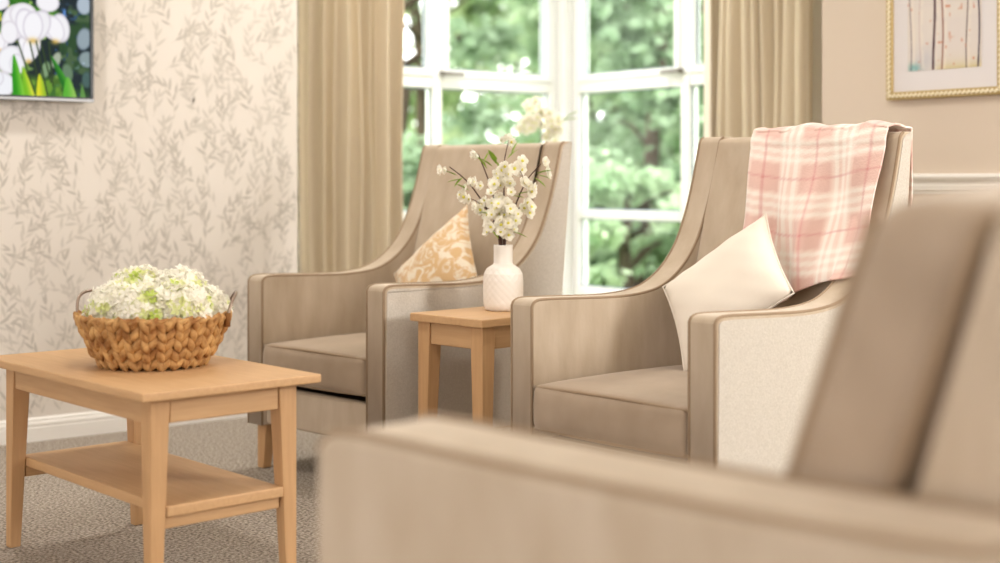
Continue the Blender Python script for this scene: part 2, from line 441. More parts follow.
def cushion_block(name, x0, x1, y0, y1, z0, z1, m, parent, crown=.02, front_bulge=.012, shear=0.0, r=.022, pipe=True, pr=.0045, pipe_faces='z'):
    """boxed cushion with crowned faces; shear leans it back with height"""
    nx, ny, nz = 18, 18, 8
    def g(n):  # denser near the ends
        return [.5-.5*math.cos(math.pi*k/n) for k in range(n+1)]
    gx, gy, gz = g(nx), g(ny), g(nz)
    idx = {}; vs = []; fs = []
    def vert(i, j, k):
        if (i, j, k) in idx: return idx[i, j, k]
        a, b, c = gx[i], gy[j], gz[k]
        x, y, z = x0+(x1-x0)*a, y0+(y1-y0)*b, z0+(z1-z0)*c
        # rounded box corners
        cx = min(max(x, x0+r), x1-r); cy = min(max(y, y0+r), y1-r); cz = min(max(z, z0+r*.8), z1-r*.8)
        dv = Vector((x-cx, y-cy, z-cz))
        if dv.length > r: dv = dv.normalized()*r
        x, y, z = cx+dv.x, cy+dv.y, cz+dv.z
        wa, wb, wc = math.sin(math.pi*a)**.6 if 0 < a < 1 else 0, math.sin(math.pi*b)**.6 if 0 < b < 1 else 0, math.sin(math.pi*c)**.6 if 0 < c < 1 else 0
        if pipe_faces == 'z':
            z += crown*wa*wb*(1 if c > .5 else -.35)*abs(2*c-1)
            y += front_bulge*(wa*.5+.5)*wc*(-1 if b < .5 else .2)*abs(2*b-1)
        else:
            y += -crown*wa*wc*abs(2*b-1)*(1 if b < .5 else -.3)
            z += front_bulge*wa*wb*(1 if c > .5 else 0)*abs(2*c-1)
        y += shear*(z-z0)
        vs.append((x, y, z)); idx[i, j, k] = len(vs)-1
        return idx[i, j, k]
    for i in range(nx):
        for j in range(ny):
            for k in (0, nz): fs.append((vert(i, j, k), vert(i+1, j, k), vert(i+1, j+1, k), vert(i, j+1, k)))
    for i in range(nx):
        for k in range(nz):
            for j in (0, ny): fs.append((vert(i, j, k), vert(i+1, j, k), vert(i+1, j, k+1), vert(i, j, k+1)))
    for j in range(ny):
        for k in range(nz):
            for i in (0, nx): fs.append((vert(i, j, k), vert(i, j+1, k), vert(i, j+1, k+1), vert(i, j, k+1)))
    o = MB().add(vs, fs).build(name, m, parent, smooth=True)
    if pipe:
        q = r*.28
        loops = MB()
        def path(fn):
            pts = []
            for sx, sy in ((0, 0), (1, 0), (1, 1), (0, 1)):
                for k in range(10):
                    t = k/10
                    nxt = {(0, 0): (1, 0), (1, 0): (1, 1), (1, 1): (0, 1), (0, 1): (0, 0)}[(sx, sy)]
                    pts.append(fn(sx+(nxt[0]-sx)*t, sy+(nxt[1]-sy)*t))
            return pts
        if pipe_faces == 'z':
            for zz in (z0+q, z1-q):
                loops.tube(path(lambda a, b: (x0+q+(x1-x0-2*q)*a, y0+q+(y1-y0-2*q)*b+shear*(zz-z0)-front_bulge*.25*(math.sin(math.pi*a))*(1-b), zz+(crown*.18*math.sin(math.pi*a) if zz > (z0+z1)/2 else -crown*.12*math.sin(math.pi*a)))), pr, 6, closed=True)
        else:
            for yy in (y0+q, y1-q):
                loops.tube(path(lambda a, b: (x0+q+(x1-x0-2*q)*a, yy+shear*((z1-z0-2*q)*b+q), z0+q+(z1-z0-2*q)*b)), pr, 6, closed=True)
        loops.build('piping', PIPE, o, smooth=True)
    return o
def tapered_leg(x, y, zt, s0, s1, m, parent, tx=0, ty=0):
    """square leg: full width at the top, narrowing away from (tx,ty)"""
    vs = []
    for z, s in ((0, s1), (zt, s0)):
        cx = x+tx*(s0-s)/2; cy = y+ty*(s0-s)/2
        vs += [(cx-s/2, cy-s/2, z), (cx+s/2, cy-s/2, z), (cx+s/2, cy+s/2, z), (cx-s/2, cy+s/2, z)]
    return MB().add(vs, [(3, 2, 1, 0), (4, 5, 6, 7), (0, 1, 5, 4), (1, 2, 6, 5), (2, 3, 7, 6), (3, 0, 4, 7)]).build('leg', m, parent, bevel=.003, seg=2)
AW = .088   # arm thickness
def armchair(name, loc, rz, w=.73, side=SIDE, yb_top=.88, yb_low=.81, top=1.138, zb=.155, back_y=(.62, .832), sofa=False):
    root = empty(name, loc, rz); hw = w/2
    prof = side_profile(side, zb, yb_low, yb_top, top)
    for s in (-1, 1):
        xa, xb = (hw-AW, hw) if s > 0 else (-hw, -hw+AW)
        p = extrude_profile(prof, xa, xb, 'side_frame', VELVET, root)
        # outside panel of woven cloth, set in from the edge
        n = len(prof); cx = sum(q[0] for q in prof)/n; cz = sum(q[1] for q in prof)/n
        ins = []
        for i, q in enumerate(prof):
            a = Vector(prof[i-1]); b = Vector(prof[(i+1) % n]); t = (b-a)
            nn = Vector((t.y, -t.x)).normalized() if t.length > 0 else Vector((0, 1))
            # interior is to the right of travel here (front up, then back)
            ins.append((q[0]+nn.x*.011, q[1]+nn.y*.011))
        mo = MB(); xo = hw*s; d = .004*s
        vs = [(xo-.002*s, y, z) for y, z in ins]+[(xo+d*.6, y, z) for y, z in ins]
        mo.add(vs, [tuple(range(n)), tuple(range(2*n-1, n-1, -1))]+[(i, (i+1) % n, n+(i+1) % n, n+i) for i in range(n)])
        po = mo.build('outer_panel', WEAVE, root); po['label'] = 'paler woven outer side panel'
        pi = MB()
        k0 = 0; k1 = 1+5*(len(side)-1)+1
        for xx in (xa+.004, xb-.004):
            line = [(xx, y, z) for y, z in prof[k0:k1]]
            # push slightly outward
            pts = []
            for i, q in enumerate(line):
                a = Vector(line[max(i-1, 0)]); b = Vector(line[min(i+1, len(line)-1)]); t = b-a
                nn = Vector((0, -t.z, t.y)).normalized() if t.length > 0 else Vector((0, 0, 1))
                pts.append(Vector(q)+nn*(.0012*(-1)))
            pi.tube(pts, .0045, 6)
        pi.build('piping', PIPE, p, smooth=True)
    xi = hw-AW-.002
    fr = MB().box(-xi, xi, .012, .05, zb+.005, .290)
    fr.build('front_rail', VELVET, root, bevel=.01)
    MB().box(-xi, xi, .05, .72, .20, .285).build('seat_deck', DARKGAP, root)
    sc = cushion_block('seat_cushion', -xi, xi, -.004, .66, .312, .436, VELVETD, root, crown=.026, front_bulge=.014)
    # inner back panel, leaning
    by0, by1 = back_y
    if not sofa:
        nb, mbk = 14, 16; vs = []
        tz = top-.004; prof_b = []
        for k in range(mbk+1):
            t = k/mbk; z = .30+(tz-.03-.30)*t
            y = by0+(by1-by0)*t+.012*math.sin(math.pi*t)*-1
            prof_b.append((y, z))
        for a in (20, 45, 70, 90):
            prof_b.append((by1+.028*(1-math.cos(R(a))), tz-.03+.03*math.sin(R(a))))
        prof_b.append((yb_top-.02, tz)); prof_b.append((yb_top-.004, tz-.012))
        prof_b.append((yb_top-.03, tz-.3)); prof_b.append((yb_low-.002, .50)); prof_b.append((yb_low-.002, zb+.01))
        cols = 16; m_ = len(prof_b)
        for (y, z) in prof_b:
            for c in range(cols+1):
                u = -1+2*c/cols
                bow = -.016*(1-u*u) if y < by1+.01 else 0   # centre is fuller
                wing = -.028*max(0, (abs(u)-.72)/.28)**2 if y < by1+.01 and z > .5 else 0
                vs.append((u*xi, y+bow+wing, z))
        fs = [(r*(cols+1)+c, r*(cols+1)+c+1, (r+1)*(cols+1)+c+1, (r+1)*(cols+1)+c) for r in range(m_-1) for c in range(cols)]
        bk = MB().add(vs, fs).build('back_panel', VELVET, root, smooth=True)
        ob = MB().box(-xi, xi, yb_low-.03, yb_low-.004, zb+.005, .6)
        ob.build('rear_panel', WEAVE, root)
    for sx in (-1, 1):
        tapered_leg(sx*(hw-.05), .05, zb+.012, .052, .034, OAKL, root, tx=sx, ty=-1)
        tapered_leg(sx*(hw-.05), yb_low-.05, zb+.012, .052, .034, OAKL, root, tx=sx, ty=1)
    return root
CR = R(6.4-90)
CR1, CR2 = R(45.2-38-90), R(42.3-38-90)
ch1 = armchair('armchair', W(-.620, 4.62), CR1)
tag(ch1, 'taupe velvet wing armchair holding the gold patterned cushion, beside the wallpapered wall', 'armchair', 'taupe velvet wing armchairs')
ch2 = copy_tree(ch1); ch2.location = W(.276, 3.653); ch2.rotation_euler.z = CR2
tag(ch2, 'taupe velvet wing armchair with pink plaid throw and cream cushion', 'armchair', 'taupe velvet wing armchairs')

# the near sofa, seen over its arm
SSIDE = [(0, .660), (.015, .680), (.06, .692), (.25, .690), (.5, .688), (.78, .690), (.875, .698), (.92, .74), (.95, .83), (.98, .93), (1.0, 1.0), (1.02, 1.02)]
def sofa():
    w = 1.50; hw = w/2; aw = .168; zb = .13
    root = empty('sofa', W(.291, 2.275), R(-172)); top = 1.03
    prof = side_profile(SSIDE, zb, 1.05, 1.08, top)
    for s in (-1, 1):
        xa, xb = (hw-aw, hw) if s > 0 else (-hw, -hw+aw)
        p = extrude_profile(prof, xa, xb, 'arm', VELVET, root, bevel=.022)
        pi = MB(); k1 = 1+5*(len(SSIDE)-1)+1
        for xx in (xa+.008, xb-.008):
            pi.tube([(xx, y, z+.001) for y, z in prof[1:k1]], .0058, 6)
        pi.build('piping', PIPE, p, smooth=True)
    xi = hw-aw-.003
    MB().box(-xi, xi, .015, .06, zb, .285).build('front_rail', VELVET, root, bevel=.012)
    MB().box(-xi, xi, .06, .90, .20, .28).build('seat_deck', DARKGAP, root)
    for s in (-1, 1):
        a, b = (0.003, xi) if s > 0 else (-xi, -.003)
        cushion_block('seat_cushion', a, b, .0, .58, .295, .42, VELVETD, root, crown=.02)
    for s in (-1, 1):
        a, b = (0.003, xi) if s > 0 else (-xi, -.003)
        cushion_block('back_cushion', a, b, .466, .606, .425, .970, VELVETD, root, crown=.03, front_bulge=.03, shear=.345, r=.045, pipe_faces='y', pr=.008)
    vs = []
    n = 12; pr = [(.60, .28), (.64, .45), (.715, .70), (.79, .95), (.803, .978), (.825, .992), (1.0, .995), (1.03, .98), (1.035, .6), (1.035, zb)]
    k = len(pr); vs = [(-xi, y, z) for y, z in pr]+[(xi, y, z) for y, z in pr]
    MB().add(vs, [tuple(range(k)), tuple(range(2*k-1, k-1, -1))]+[(i, (i+1) % k, k+(i+1) % k, k+i) for i in range(k)]).build('back_frame', VELVET, root, bevel=.012, ang=50)
    for sx in (-1, 1):
        tapered_leg(sx*(hw-.07), .07, zb+.02, .06, .04, OAKL, root, tx=sx, ty=-1)
        tapered_leg(sx*(hw-.07), .88, zb+.02, .06, .04, OAKL, root, tx=sx, ty=1)
    return tag(root, 'large taupe velvet sofa in the foreground, seen over its near arm', 'sofa')
sofa()

# ------------------------------------------------------------------ cushions
def pillow(name, corners, thick, m, label, group=None, seed=1, pipe=None):
    """corners: top, left, bottom, right (world)"""
    T, L, B, Rr = corners; N = 24; rn = random.Random(seed)
    c = (T+L+B+Rr)/4
    nrm = (L-Rr).cross(T-B).normalized()
    if nrm.dot(Vector((0, 0, CAMH))-c) < 0 and nrm.dot(-c) < 0: nrm = -nrm
    ph = [rn.uniform(0, 6) for _ in range(6)]
    vs = []; fs = []
    def P(a, b, sgn):
        u, v = 2*a-1, 2*b-1
        # bilinear over corners T(0,0) L(1,0) B(1,1) R(0,1)
        # pull edges in between the corners
        pin = .07
        uu = u*(1-pin*(1-v*v)*abs(u)); vv = v*(1-pin*(1-u*u)*abs(v))
        a2, b2 = (uu+1)/2, (vv+1)/2
        p = T*(1-a2)*(1-b2)+L*a2*(1-b2)+B*a2*b2+Rr*(1-a2)*b2
        h = ((1-u*u)*(1-v*v))**.5
        h += .05*h*(math.sin(5*u+ph[0]+2*v)+.7*math.sin(6*v+ph[1]-3*u))
        h += .02*math.sin(14*(u+v)+ph[2])*(h > .1)*max(abs(u), abs(v))
        return p+nrm*(h*thick/2*sgn)-c
    for s in (1, -1):
        k0 = len(vs)
        for i in range(N+1):
            for j in range(N+1): vs.append(tuple(P(i/N, j/N, s)))
        fs += [(k0+i*(N+1)+j, k0+(i+1)*(N+1)+j, k0+(i+1)*(N+1)+j+1, k0+i*(N+1)+j+1) for i in range(N) for j in range(N)]
    me = MB().add(vs, fs).mesh(name); bm = bmesh.new(); bm.from_mesh(me)
    bmesh.ops.remove_doubles(bm, verts=bm.verts, dist=1e-5); bmesh.ops.recalc_face_normals(bm, faces=bm.faces)
    bm.to_mesh(me); bm.free()
    uv = None
    o = link(name, me, m, None, True); o.location = c
    # seam cord
    ring = [P(t, 0, 1) for t in np.linspace(0, 1, 15)[:-1]]+[P(1, t, 1) for t in np.linspace(0, 1, 15)[:-1]]+[P(1-t, 1, 1) for t in np.linspace(0, 1, 15)[:-1]]+[P(0, 1-t, 1) for t in np.linspace(0, 1, 15)[:-1]]
    MB().tube(ring, .0028, 6, closed=True).build('seam', pipe or m, o, smooth=True)
    tag(o, label, 'cushion', group); return o
def chair_point(base, ang, s, x, y):
    """point s metres behind a chair's front plane, on the ray of photo column x / row y"""
    d = (math.cos(R(ang)), math.sin(R(ang))); q = (-d[1], d[0]); r = (x-500)/1400
    t = (r*(base[1]+d[1]*s)-base[0]-d[0]*s)/(q[0]-r*q[1])
    rr, f = base[0]+d[0]*s+q[0]*t, base[1]+d[1]*s+q[1]*t
    return W(rr, f, 1-(y-180)/1400*f)
B2 = (.516, 3.383); B1 = (-.351, 4.369)
def damask():
    m = bpy.data.materials.new('gold_damask'); m.use_nodes = True; nt = m.node_tree; b = nt.nodes['Principled BSDF']
    tc = nt.nodes.new('ShaderNodeTexCoord')
    n = nt.nodes.new('ShaderNodeTexNoise'); n.inputs['Scale'].default_value = 20; n.inputs['Detail'].default_value = 5; n.inputs['Distortion'].default_value = 1.6
    nt.links.new(tc.outputs['Object'], n.inputs['Vector'])
    r = nt.nodes.new('ShaderNodeValToRGB'); r.color_ramp.elements[0].position = .44; r.color_ramp.elements[0].color = lin((216, 178, 128))
    r.color_ramp.elements[1].position = .56; r.color_ramp.elements[1].color = lin((234, 220, 198))
    nt.links.new(n.outputs['Fac'], r.inputs[0]); nt.links.new(r.outputs[0], b.inputs['Base Color'])
    b.inputs['Roughness'].default_value = .5; b.inputs['Sheen Weight'].default_value = .2
    return m
pillow('cushion', tuple(chair_point(B2, 42.3, *p) for p in ((.645, 766, 214), (.52, 663, 287), (.385, 684, 372), (.53, 794, 293))), .135, CREAM,
       'plain cream square cushion leaning against the plaid throw', 'scatter cushions on the armchairs', 2)
pillow('cushion', tuple(chair_point(B1, 46.6, *p) for p in ((.63, 467, 205), (.53, 394, 274), (.40, 408, 338), (.52, 478, 280))), .13, damask(),
       'gold and cream patterned cushion behind the white vase', 'scatter cushions on the armchairs', 5)

# ------------------------------------------------------------------ plaid throw
def throw():
    """sheet over the back of chair 2; local chair coords then moved with the chair transform"""
    M = Matrix.Translation(W(.276, 3.653)) @ Matrix.Rotation(CR2, 4, 'Z')
    hw = .73/2; xi = hw-AW
    # path across the back seen from the side: (y, z) from front bottom up and over, down the rear
    def back_y(z): return .62+(.832-.62)*min(1, max(0, (z-.30)/(1.098-.30)))-.012*math.sin(math.pi*min(1, max(0, (z-.30)/.8)))
    NU, NV = 110, 150
    vs = []; cols = []
    rn = random.Random(4)
    Ltop = 0.13; Lback = .34
    for j in range(NV+1):
        for i in range(NU+1):
            u = i/NU; v = j/NV           # u: 0 far edge .. 1 near edge ; v 0 front hem .. 1 rear hem
            drop = .56-.15*u+.012*math.sin(2.2*math.pi*u+.4)        # front drop length
            if u < .25: drop -= .02*(1-u/.25)
            tot = drop+Ltop+Lback
            s = v*tot - drop             # <0 front
            x = -.135 + u*(.470)          # local x across
            lean = 1-max(0, min(1, -s/drop))
            x += (1-lean)*(.075-.045*u)*1.0     # lower part swings to the near side
            fold = .013*math.sin(14*u+5*v)+.008*math.sin(27*u-7*v+1.3)+.006*math.sin(9*u+17*v)
            if s < 0:
                z = 1.151+s*.985
                x -= .022*u*min(1, max(0, (-s-.12)/.3))
                y = back_y(z)-.052-fold*(.3+1.2*min(1, -s/.3))
                # bunching near the hem
                y -= .030*max(0, (-s-.30)/.25)*(1+.6*math.sin(9*u))
                ease = max(0, 1+s/.05)
                y += .022*ease*ease; z -= .004*ease
                if x > xi-.03:
                    wy = np.interp(z, [q[1] for q in SIDE[4:]], [q[0] for q in SIDE[4:]])-.016
                    k = min(1, (x-xi+.03)/.03); y = y*(1-k)+min(y, wy)*k
            elif s < Ltop:
                t = s/Ltop
                y = .798+.098*t; z = 1.151+.010*math.sin(math.pi*t)+fold*.3
                y += -.0
            else:
                y = .905+.012*math.sin(9*u)+abs(fold); z = 1.149-(s-Ltop)
            # hump over the near wing top
            if x > xi-.02 and s > -.05: z += .004
            vs.append(M @ Vector((x, y, z)))
            # plaid: coordinates in metres along the cloth
            a = u*.42; b = s+.02*math.sin(4*u)
            cols.append(plaid(a, b))
    c = sum(vs, Vector())/len(vs)
    fs = [(j*(NU+1)+i, j*(NU+1)+i+1, (j+1)*(NU+1)+i+1, (j+1)*(NU+1)+i) for j in range(NV) for i in range(NU)]
    me = MB().add([tuple(p-c) for p in vs], fs).mesh('plaid_throw')
    ca = me.color_attributes.new('Col', 'FLOAT_COLOR', 'POINT')
    ca.data.foreach_set('color', np.array(cols, dtype=np.float32).ravel())
    o = link('plaid_throw', me, vcol_mat('pink_plaid_wool', rough=.95, sheen=.3, bump=(150, .5)), None, True)
    o.location = c
    s = o.modifiers.new('s', 'SOLIDIFY'); s.thickness = .007; s.offset = 0
    sb = o.modifiers.new('sub', 'SUBSURF'); sb.levels = 1; sb.render_levels = 2
    tag(o, 'pink and cream plaid throw draped over the back of an armchair', 'blanket')
def band(x, per, c, w):
    d = abs(((x-c+per/2) % per)-per/2)
    return max(0.0, min(1.0, (w-d)/.004+.5))
PB, PC, PM = np.array(lin((230, 200, 188))), np.array(lin((240, 226, 214))), np.array(lin((214, 170, 160)))
def plaid(a, b):
    per = .165
    base = PB.copy()
    def sett(t): # 0..1 whiteness and line
        w = .55*band(t, per, .0, .040)
        wl = max(band(t, per, -.026, .006), band(t, per, 0, .007), band(t, per, .026, .006))
        line = band(t, per, .082, .0035)
        return w, wl, line
    wa, la, ra = sett(a+.03); wb, lb, rb = sett(b+.05)
    deep = (1-min(1, wa*2))*(1-min(1, wb*2))
    col = PB*(1-deep*.45)+PM*deep*.45
    wt = min(1, wa*.55+wb*.55); col = col*(1-wt)+PC*wt
    wt = min(1, la*.6+lb*.6); col = col*(1-wt)+np.array(lin((246, 240, 231)))*wt
    wt = min(1, ra*.45+rb*.45); col = col*(1-wt)+np.array(lin((205, 130, 130)))*wt
    col[3] = 1
    return tuple(col)
throw()

# ------------------------------------------------------------------ tables
def slab(x0, x1, y0, y1, z0, z1, name, m, parent):
    return MB().box(x0, x1, y0, y1, z0, z1).build(name, m, parent, bevel=.004, seg=3)
def coffee_table():
    # local x: short side (towards the bay), local y: long side (towards papered wall)
    cr, cf = -.806+.1813-.3027, 3.153+.1633+.3362
    root = empty('coffee_table', W(cr, cf), R(42.0-YAW)); Lx, Ly, Ht = .488, .905, .518
    hx, hy = Lx/2, Ly/2; ov = .044; s = .051
    slab(-hx, hx, -hy, hy, Ht-.0215, Ht, 'tabletop', OAKY, root)
    lx, ly = hx-ov-s/2, hy-ov-s/2
    for sx in (-1, 1):
        for sy in (-1, 1): tapered_leg(sx*lx, sy*ly, Ht-.0215, s, .030, OAKL, root, tx=sx, ty=sy)
    z1 = Ht-.0215; z0 = z1-.062; t = .018; e = s/2-.004
    for sy in (-1, 1):
        y = sy*(ly+e-t/2); slab(-lx+s/2, lx-s/2, y-t/2, y+t/2, z0, z1, 'apron', OAK, root)
    for sx in (-1, 1):
        x = sx*(lx+e-t/2); slab(x-t/2, x+t/2, -ly+s/2, ly-s/2, z0, z1, 'apron', OAKY, root)
    for sy in (-1, 1):
        y = sy*(ly+.004); slab(-lx+s/2-.009, lx-s/2+.009, y-.009, y+.009, .188, .218, 'rail', OAK, root)
    slab(-lx+s/2-.010, lx-s/2+.010, -ly-.030, ly+.030, .2182, .244, 'shelf', OAKY, root)
    return tag(root, 'light oak coffee table with lower shelf, under the flower basket', 'table')
OAKY = mat('light_oak_long', (204, 164, 120), .5, spec=.35, noise=(7, (190, 149, 106), .3, (14, 1, 14)), bump=(30, .06, .001, (12, 1, 12)))
coffee_table()
def side_table(loc, rz, label, w=.325, d=.50, Ht=.59):
    root = empty('side_table', loc, rz); hx, hy = w/2, d/2; ov = .018; s = .054
    slab(-hx, hx, -hy, hy, Ht-.025, Ht, 'tabletop', OAKY, root)
    lx, ly = hx-ov-s/2, hy-ov-s/2
    for sx in (-1, 1):
        for sy in (-1, 1): tapered_leg(sx*lx, sy*ly, Ht-.025, s, .034, OAKL, root, tx=sx, ty=sy)
    z1 = Ht-.025; z0 = z1-.068; t = .018; e = s/2-.005
    for sy in (-1, 1):
        y = sy*(ly+e-t/2); slab(-lx+s/2, lx-s/2, y-t/2, y+t/2, z0, z1, 'apron', OAK, root)
    for sx in (-1, 1):
        x = sx*(lx+e-t/2); slab(x-t/2, x+t/2, -ly+s/2, ly-s/2, z0, z1, 'apron', OAKY, root)
    return tag(root, label, 'table', 'oak side tables')
side_table(W(.013, 4.385), CR, 'small light oak side table between the two armchairs')
BACKT = W(.055, 6.40)
side_table(BACKT, CR, 'small oak side table in the bay, hidden behind the armchair', w=.24, d=.24, Ht=.60)

# ------------------------------------------------------------------ vases
def vase(loc, label):
    mb = MB(); n = 48
    prof = [(0, .0), (.052, .0), (.058, .004), (.0625, .02), (.0635, .05), (.0635, .095), (.061, .115), (.053, .130), (.040, .139), (.0315, .144), (.0298, .150), (.0298, .200), (.0296, .205), (.0275, .205), (.0272, .150), (.03, .13), (.055, .09), (.055, .02), (0, .012)]
    # diamond relief on the body
    fine = []
    for i in range(len(prof)-1):
        k = 10 if 3 <= i <= 6 else 1
        for q in range(k):
            t = q/k; fine.append((prof[i][0]*(1-t)+prof[i+1][0]*t, prof[i][1]*(1-t)+prof[i+1][1]*t, 3 <= i <= 6))
    fine.append((*prof[-1], False)); n = 144
    vs = []
    for r, z, f in fine:
        for k in range(n):
            a = 2*math.pi*k/n
            dr = 0
            if f:
                p = a*18/(2*math.pi)*2; w = z/.0115
                dr = -.0012*max(0, math.cos(math.pi*(p+w)))**4-.0012*max(0, math.cos(math.pi*(p-w)))**4
            vs.append(((r+dr)*math.cos(a), (r+dr)*math.sin(a), z))
    fs = [(i*n+k, i*n+(k+1) % n, (i+1)*n+(k+1) % n, (i+1)*n+k) for i in range(len(fine)-1) for k in range(n)]
    o = mb.add(vs, fs).build('vase', CERAM, None, smooth=True); o.location = loc
    return tag(o, label, 'vase', 'white vases of blossom')
VP = W(.010, 4.415, .5905); vase(VP, 'white ceramic vase with diamond relief and square neck on the side table')
VP2 = Vector((BACKT.x, BACKT.y, .6005)); vase(VP2, 'white ceramic vase in the bay, hidden behind the armchair back')

def blossom_mesh(name, mats, np_=5, r=.013, layers=1, cup=.35, rn=random):
    mb = MB()
    for L in range(layers):
        rr = r*(1-.3*L); c = cup+.5*L
        for k in range(np_):
            a = 2*math.pi*(k+.5*L)/np_+rn.uniform(-.1, .1)
            ca, sa = math.cos(a), math.sin(a)
            def pt(rad, lat, z): return (ca*rad-sa*lat, sa*rad+ca*lat, z)
            wv = rr*.52
            vs = [pt(rr*.05, 0, 0), pt(rr*.5, -wv*.8, rr*c*.35), pt(rr*.5, 0, rr*c*.25), pt(rr*.5, wv*.8, rr*c*.35),
                  pt(rr*.85, -wv*.8, rr*c*.8), pt(rr*.92, 0, rr*c*.7), pt(rr*.85, wv*.8, rr*c*.8), pt(rr*1.05, 0, rr*c*.95)]
            mb.add(vs, [(0, 1, 2), (0, 2, 3), (1, 4, 5, 2), (2, 5, 6, 3), (4, 7, 5), (5, 7, 6)], 0)
    mb.lathe([(0, r*.1), (r*.22, r*.12), (r*.25, r*.26), (r*.14, r*.38), (0, r*.40)], 7, mi=1)
    me = mb.mesh(name)
    for m in mats: me.materials.append(m)
    me.polygons.foreach_set('use_smooth', [True]*len(me.polygons))
    return me
rb = random.Random(21)
BL = [blossom_mesh('blossom_mesh', [PETW, PETY], 5, .0185, 2, .35, rb), blossom_mesh('blossom_mesh', [PETW, PETY], 5, .0155, 2, .7, rb), blossom_mesh('bud_mesh', [PETW, LEAFG], 4, .011, 2, 1.5, rb)]
def leafm(L, wd):
    mb = MB()
    vs = [(0, 0, 0), (L*.35, -wd, .002), (L*.35, 0, -.001), (L*.35, wd, .002), (L*.7, -wd*.75, .0), (L*.7, 0, -.002), (L*.7, wd*.75, 0), (L, 0, -.004)]
    mb.add(vs, [(0, 1, 2), (0, 2, 3), (1, 4, 5, 2), (2, 5, 6, 3), (4, 7, 5), (5, 7, 6)])
    me = mb.mesh('leaf_mesh'); me.materials.append(LEAFG); return me
LM = leafm(.042, .0105)
# directions in camera terms: dr (right), up, df
def branch(base, pts, flowers, leaves, label, group, rad=.004, twigs=()):
    """pts: (right, up) pixels-like metres relative to the vase mouth; flowers: list of (t, n)"""
    rt = W(1, 0); fw = W(0, 1)
    root_pts = [Vector((0, 0, 0))]
    P = spline([rt*a+Vector((0, 0, b))+fw*c for a, b, c in pts], 6)
    n = len(P)
    mb = MB().tube(P, [rad*(1-.6*i/(n-1)) for i in range(n)], 6)
    o = mb.build('blossom_branch', TWIG, None, smooth=True); o.location = base
    for (a0, tgt) in twigs:
        q = P[int(a0*(n-1))]; e = rt*tgt[0]+Vector((0, 0, tgt[1]))+fw*tgt[2]
        mid = (q+e)/2+Vector((0, 0, .008))
        MB().tube(spline([q, mid, e], 4), .0014, 5).build('twig', TWIG, o, smooth=True)
    for (x, z, y, kind) in flowers:
        f = bpy.data.objects.new('blossom', BL[kind]); COL.objects.link(f); f.parent = o
        f.location = rt*x+Vector((0, 0, z))+fw*y
        out = (rt*(x*1.2+rb.uniform(-.05, .05))+Vector((0, 0, rb.uniform(-.02, .06)))+fw*(-.09+rb.uniform(-.04, .05))).normalized()
        f.rotation_euler = out.to_track_quat('Z', 'Y').to_euler(); s = rb.uniform(.85, 1.2); f.scale = (s, s, s)
    for (x, z, y, ang) in leaves:
        f = bpy.data.objects.new('leaf', LM); COL.objects.link(f); f.parent = o
        f.location = rt*x+Vector((0, 0, z))+fw*y
        d = (rt*math.cos(ang)+Vector((0, 0, math.sin(ang)))+fw*rb.uniform(-.4, .1)).normalized()
        f.rotation_euler = (d.to_track_quat('X', 'Z')).to_euler(); s = rb.uniform(1.0, 1.45); f.scale = (s, s, s)
    return tag(o, label, 'flowers', group)
def px(x, y):   # photo position near the vase -> (right, up) from vase base, at the vase's distance
    k = 4.415/1400
    return ((x-503.2)*k, (311-y)*k-.0)
def bq(pixels, yy=0.0, end=0.0):
    out = []
    for i, (x, y) in enumerate(pixels):
        a, b = px(x, y); out.append((a, b, yy+(end-yy)*i/max(1, len(pixels)-1)))
    return out
def cluster(cx, cy, rx, ry, n, yy, kinds=(0, 0, 1)):
    res = []
    for _ in range(n):
        a = rb.uniform(0, 6.283); q = math.sqrt(rb.random())
        x, z = px(cx+rx*q*math.cos(a), cy+ry*q*math.sin(a)); res.append((x, z, yy+rb.uniform(-.03, .03), rb.choice(kinds)))
    return res
def fl(lst, yy, kind):
    return [(*px(x, y), yy+rb.uniform(-.01, .01), kind) for x, y in lst]
def lv(lst, yy):
    return [(*px(x, y), yy, a) for x, y, a in lst]
G1 = 'blossom branches in the vase between the armchairs'
